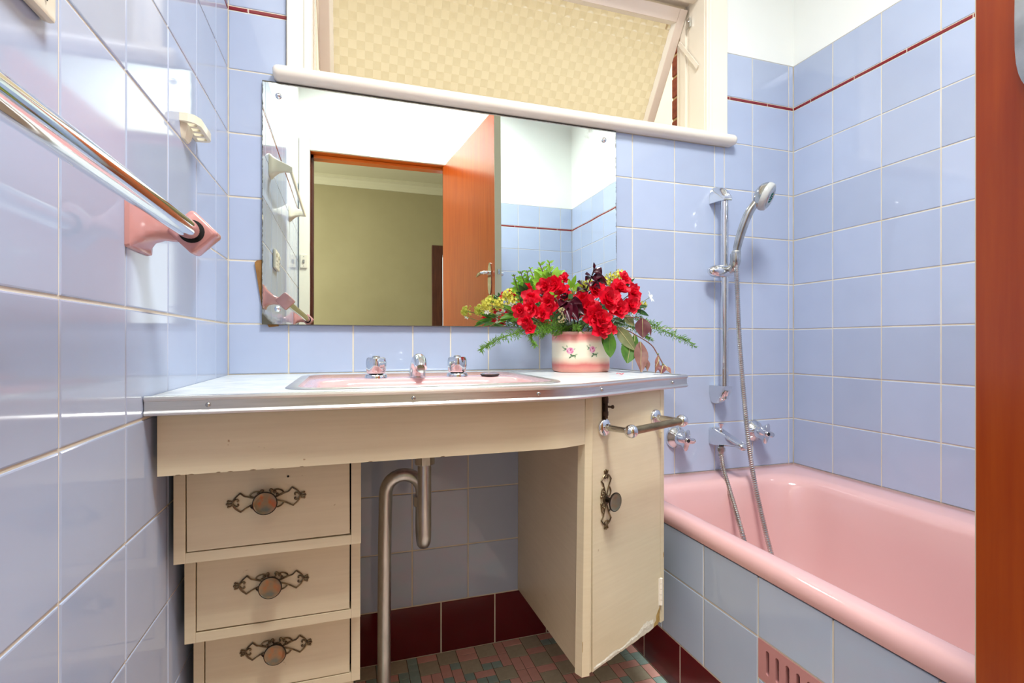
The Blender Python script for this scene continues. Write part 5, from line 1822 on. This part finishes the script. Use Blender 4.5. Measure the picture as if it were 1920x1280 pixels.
# wilting stem bending down to the worktop
m0 = Vector((0.915, -0.155, 0.872))
t = thing('wilting_spray', 'wilting brown stem with olive and dusky pink leaves bending down to the worktop', 'leaves', m0)
W1 = [m0, (0.9345, -0.172, 0.8857), (0.9656, -0.200, 0.8769), (0.9801, -0.225, 0.8635), (0.9952, -0.270, 0.8395), (0.9940, -0.300, 0.8167), (0.9985, -0.318, 0.7914)]
stem_mesh(t, [W1, [m0, (0.955, -0.175, 0.908), (0.990, -0.190, 0.911), (1.0162, -0.2, 0.9071)], [(0.9656, -0.20, 0.8769), (0.972, -0.21, 0.862), (0.9782, -0.215, 0.8491)]], M_stem_brown, 0.0015)
for b, tp, w, mat, nr, kw in (
        ((0.9480, -0.190, 0.8830), (0.9770, -0.226, 0.8240), 0.034, M_olive, (-0.5, -0.8, -0.1), {}),
        ((0.9775, -0.210, 0.8520), (0.9575, -0.222, 0.7905), 0.046, M_green, (-0.4, -0.9, 0.1), {}),
        ((0.9900, -0.205, 0.8650), (0.9850, -0.210, 0.8080), 0.020, M_green, (-0.4, -0.9, 0.1), {}),
        ((0.9960, -0.222, 0.8460), (0.9800, -0.252, 0.7690), 0.036, M_dusk, (-0.2, -0.9, 0.1), dict(wave=0.2)),
        ((1.0046, -0.230, 0.8090), (1.0038, -0.242, 0.7700), 0.020, M_dusk, (0.2, -0.9, 0.1), dict(wave=0.3)),
        ((1.0162, -0.200, 0.9080), (1.0143, -0.206, 0.8560), 0.042, M_purple, (-0.3, -0.9, 0.1), dict(wave=0.1)),
        ((1.0340, -0.192, 0.9000), (1.0456, -0.195, 0.8600), 0.016, M_purple, (0.5, -0.8, 0.1), dict(wave=0.3)),
        ((0.9960, -0.300, 0.8150), (0.9728, -0.322, 0.7690), 0.015, M_dusk, (0.5, -0.8, 0.1), dict(wave=0.5)),
        ((0.9995, -0.318, 0.7910), (1.0120, -0.332, 0.7690), 0.018, M_dusk, (0.5, -0.8, 0.3), dict(wave=0.3)),
        ((0.9985, -0.318, 0.7880), (0.9790, -0.337, 0.7700), 0.020, M_purple, (-0.2, -0.7, 0.7), dict(wave=0.3)),
        ((0.9740, -0.180, 0.9160), (1.0002, -0.185, 0.8880), 0.022, M_olive, (-0.3, -0.9, 0.1), dict(wave=0.2))):
    leaf(t, b, tp, w, nr, mat, rib=M_dry, fold=0.18, curl=0.08, **kw)
g = G()
for c in ((0.9945, -0.302, 0.8160), (0.9985, -0.318, 0.7910)):
    g.lathe([(0.0016, -0.002), (0.0036, 0), (0.0016, 0.002)], 8, 0, Matrix.Translation(c))
obj('node', g, M_olive, t, smooth=60, kind='stuff')


def fern(label, path, width, dens=1.0, droop=0.3):
    p0 = Vector(path[0])
    t_ = thing('fern_frond', label, 'fern', p0)
    cc = bez(path, 12)
    obj('stem', G().tube(cc, [0.0011 * (1 - 0.7 * i / len(cc)) for i in range(len(cc))], 5), M_stem, t_, smooth=60)
    gg = G()

    def needle(p, d, l):
        s_ = d.cross(CAMDIR)
        if s_.length < 0.1:
            s_ = d.orthogonal()
        s_ = s_.normalized() * 0.0010
        n_ = d.cross(s_).normalized() * 0.0005
        e_ = p + d * l + Vector((0, 0, -0.15 * l * l / 0.01 * 0.3))
        m_ = p.lerp(e_, 0.45)
        gg.add([p, m_ + s_ + n_, m_ - s_ + n_, m_ - n_, e_], [(0, 1, 2), (1, 4, 2), (0, 3, 1), (0, 2, 3), (1, 3, 4), (2, 4, 3)])
    nseg = len(cc)
    k = 0
    while k < nseg - 1:
        u = k / nseg
        p = cc[k]
        ax = (cc[min(k + 1, nseg - 1)] - cc[max(k - 1, 0)]).normalized()
        for s in (1, -1):
            if rf.random() > 0.8:
                continue
            side = ax.cross(CAMDIR).normalized() * s
            d = (side * rf.uniform(0.6, 1.0) + ax * rf.uniform(0.3, 0.9) + CAMDIR * rf.uniform(-0.5, 0.5) + Vector((0, 0, -droop * rf.random()))).normalized()
            bl = width * (1 - 0.75 * u) * rf.uniform(0.5, 1.1)
            n_ = max(1, int(bl / 0.0060))
            for q in range(n_):
                pp = p + d * (bl * q / n_)
                for r_ in range(2):
                    dd = (d * 0.5 + Vector((rf.uniform(-1, 1), rf.uniform(-1, 1), rf.uniform(-1, 1)))).normalized()
                    needle(pp, dd, rf.uniform(0.009, 0.016))
            if n_ > 1:
                gg.add([p, p + Vector((0.0004, 0, 0.0004)), p + d * bl], [(0, 1, 2)])
        for r_ in range(2):
            needle(p, (ax * 0.8 + Vector((rf.uniform(-1, 1), rf.uniform(-1, 1), rf.uniform(-1, 1)))).normalized(), rf.uniform(0.006, 0.011))
        k += 1 if dens >= 1 else 2
    obj('needles', gg, M_fern, t_, kind='stuff')
    return t_


fern('feathery fern frond arching far out to the left of the pot', [(0.825, -0.155, 0.8790), (0.7705, -0.172, 0.8880), (0.7222, -0.178, 0.8836), (0.6788, -0.18, 0.8705), (0.6305, -0.19, 0.8548), (0.5959, -0.19, 0.8396), (0.5773, -0.19, 0.8247)], 0.030)
fern('short fern frond drooping left of the pot under the red flowers', [(0.825, -0.150, 0.8760), (0.760, -0.18, 0.8800), (0.7222, -0.185, 0.8700), (0.7050, -0.19, 0.8570), (0.7180, -0.195, 0.8364)], 0.022)
fern('fern frond beside the left of the pot rim', [(0.818, -0.145, 0.8760), (0.788, -0.16, 0.8800), (0.757, -0.165, 0.8780), (0.742, -0.17, 0.858)], 0.028)
fern('feathery fern frond arching far out to the right above the worktop end', [(0.925, -0.135, 0.8780), (0.9682, -0.14, 0.9000), (1.0465, -0.13, 0.9089), (1.0991, -0.13, 0.892), (1.1487, -0.13, 0.8711), (1.1919, -0.14, 0.8532), (1.2345, -0.14, 0.8298)], 0.034)
fern('second fern frond at the right, lower and behind the wilting stem', [(0.928, -0.125, 0.8770), (0.975, -0.12, 0.8960), (1.030, -0.115, 0.8900), (1.075, -0.11, 0.8700), (1.105, -0.11, 0.8500)], 0.032)
fern('fern frond hanging right of the pot behind the broad leaves', [(0.925, -0.140, 0.8770), (0.955, -0.145, 0.8880), (0.975, -0.15, 0.8700), (0.985, -0.155, 0.8350)], 0.028)
fern('small fern tip at the front middle of the pot rim', [(0.838, -0.170, 0.8760), (0.833, -0.192, 0.8860), (0.822, -0.20, 0.8780)], 0.020)

# petal fallen on the worktop
g = G()
c = Vector((0.9019, -0.2832, CT + 0.0004))
n = 9
vs_, fs = [], []
for i in range(n + 1):
    u = i / n
    for j in (-1, 0, 1):
        vs_.append((c.x + (u - 0.5) * 0.020, c.y + j * 0.0045 * math.sin(PI * (0.1 + 0.8 * u)), c.z + 0.0002 + 0.0014 * (1 + math.sin(7 * u)) + (0.0008 if j else 0)))
for i in range(n):
    for j in range(2):
        a = i * 3 + j
        fs.append((a, a + 3, a + 4, a + 1))
g.add(vs_, fs)
tag(obj('fallen_petal', g, M_red, smooth=180), 'single curled red petal fallen on the worktop right of the pot', 'petal')
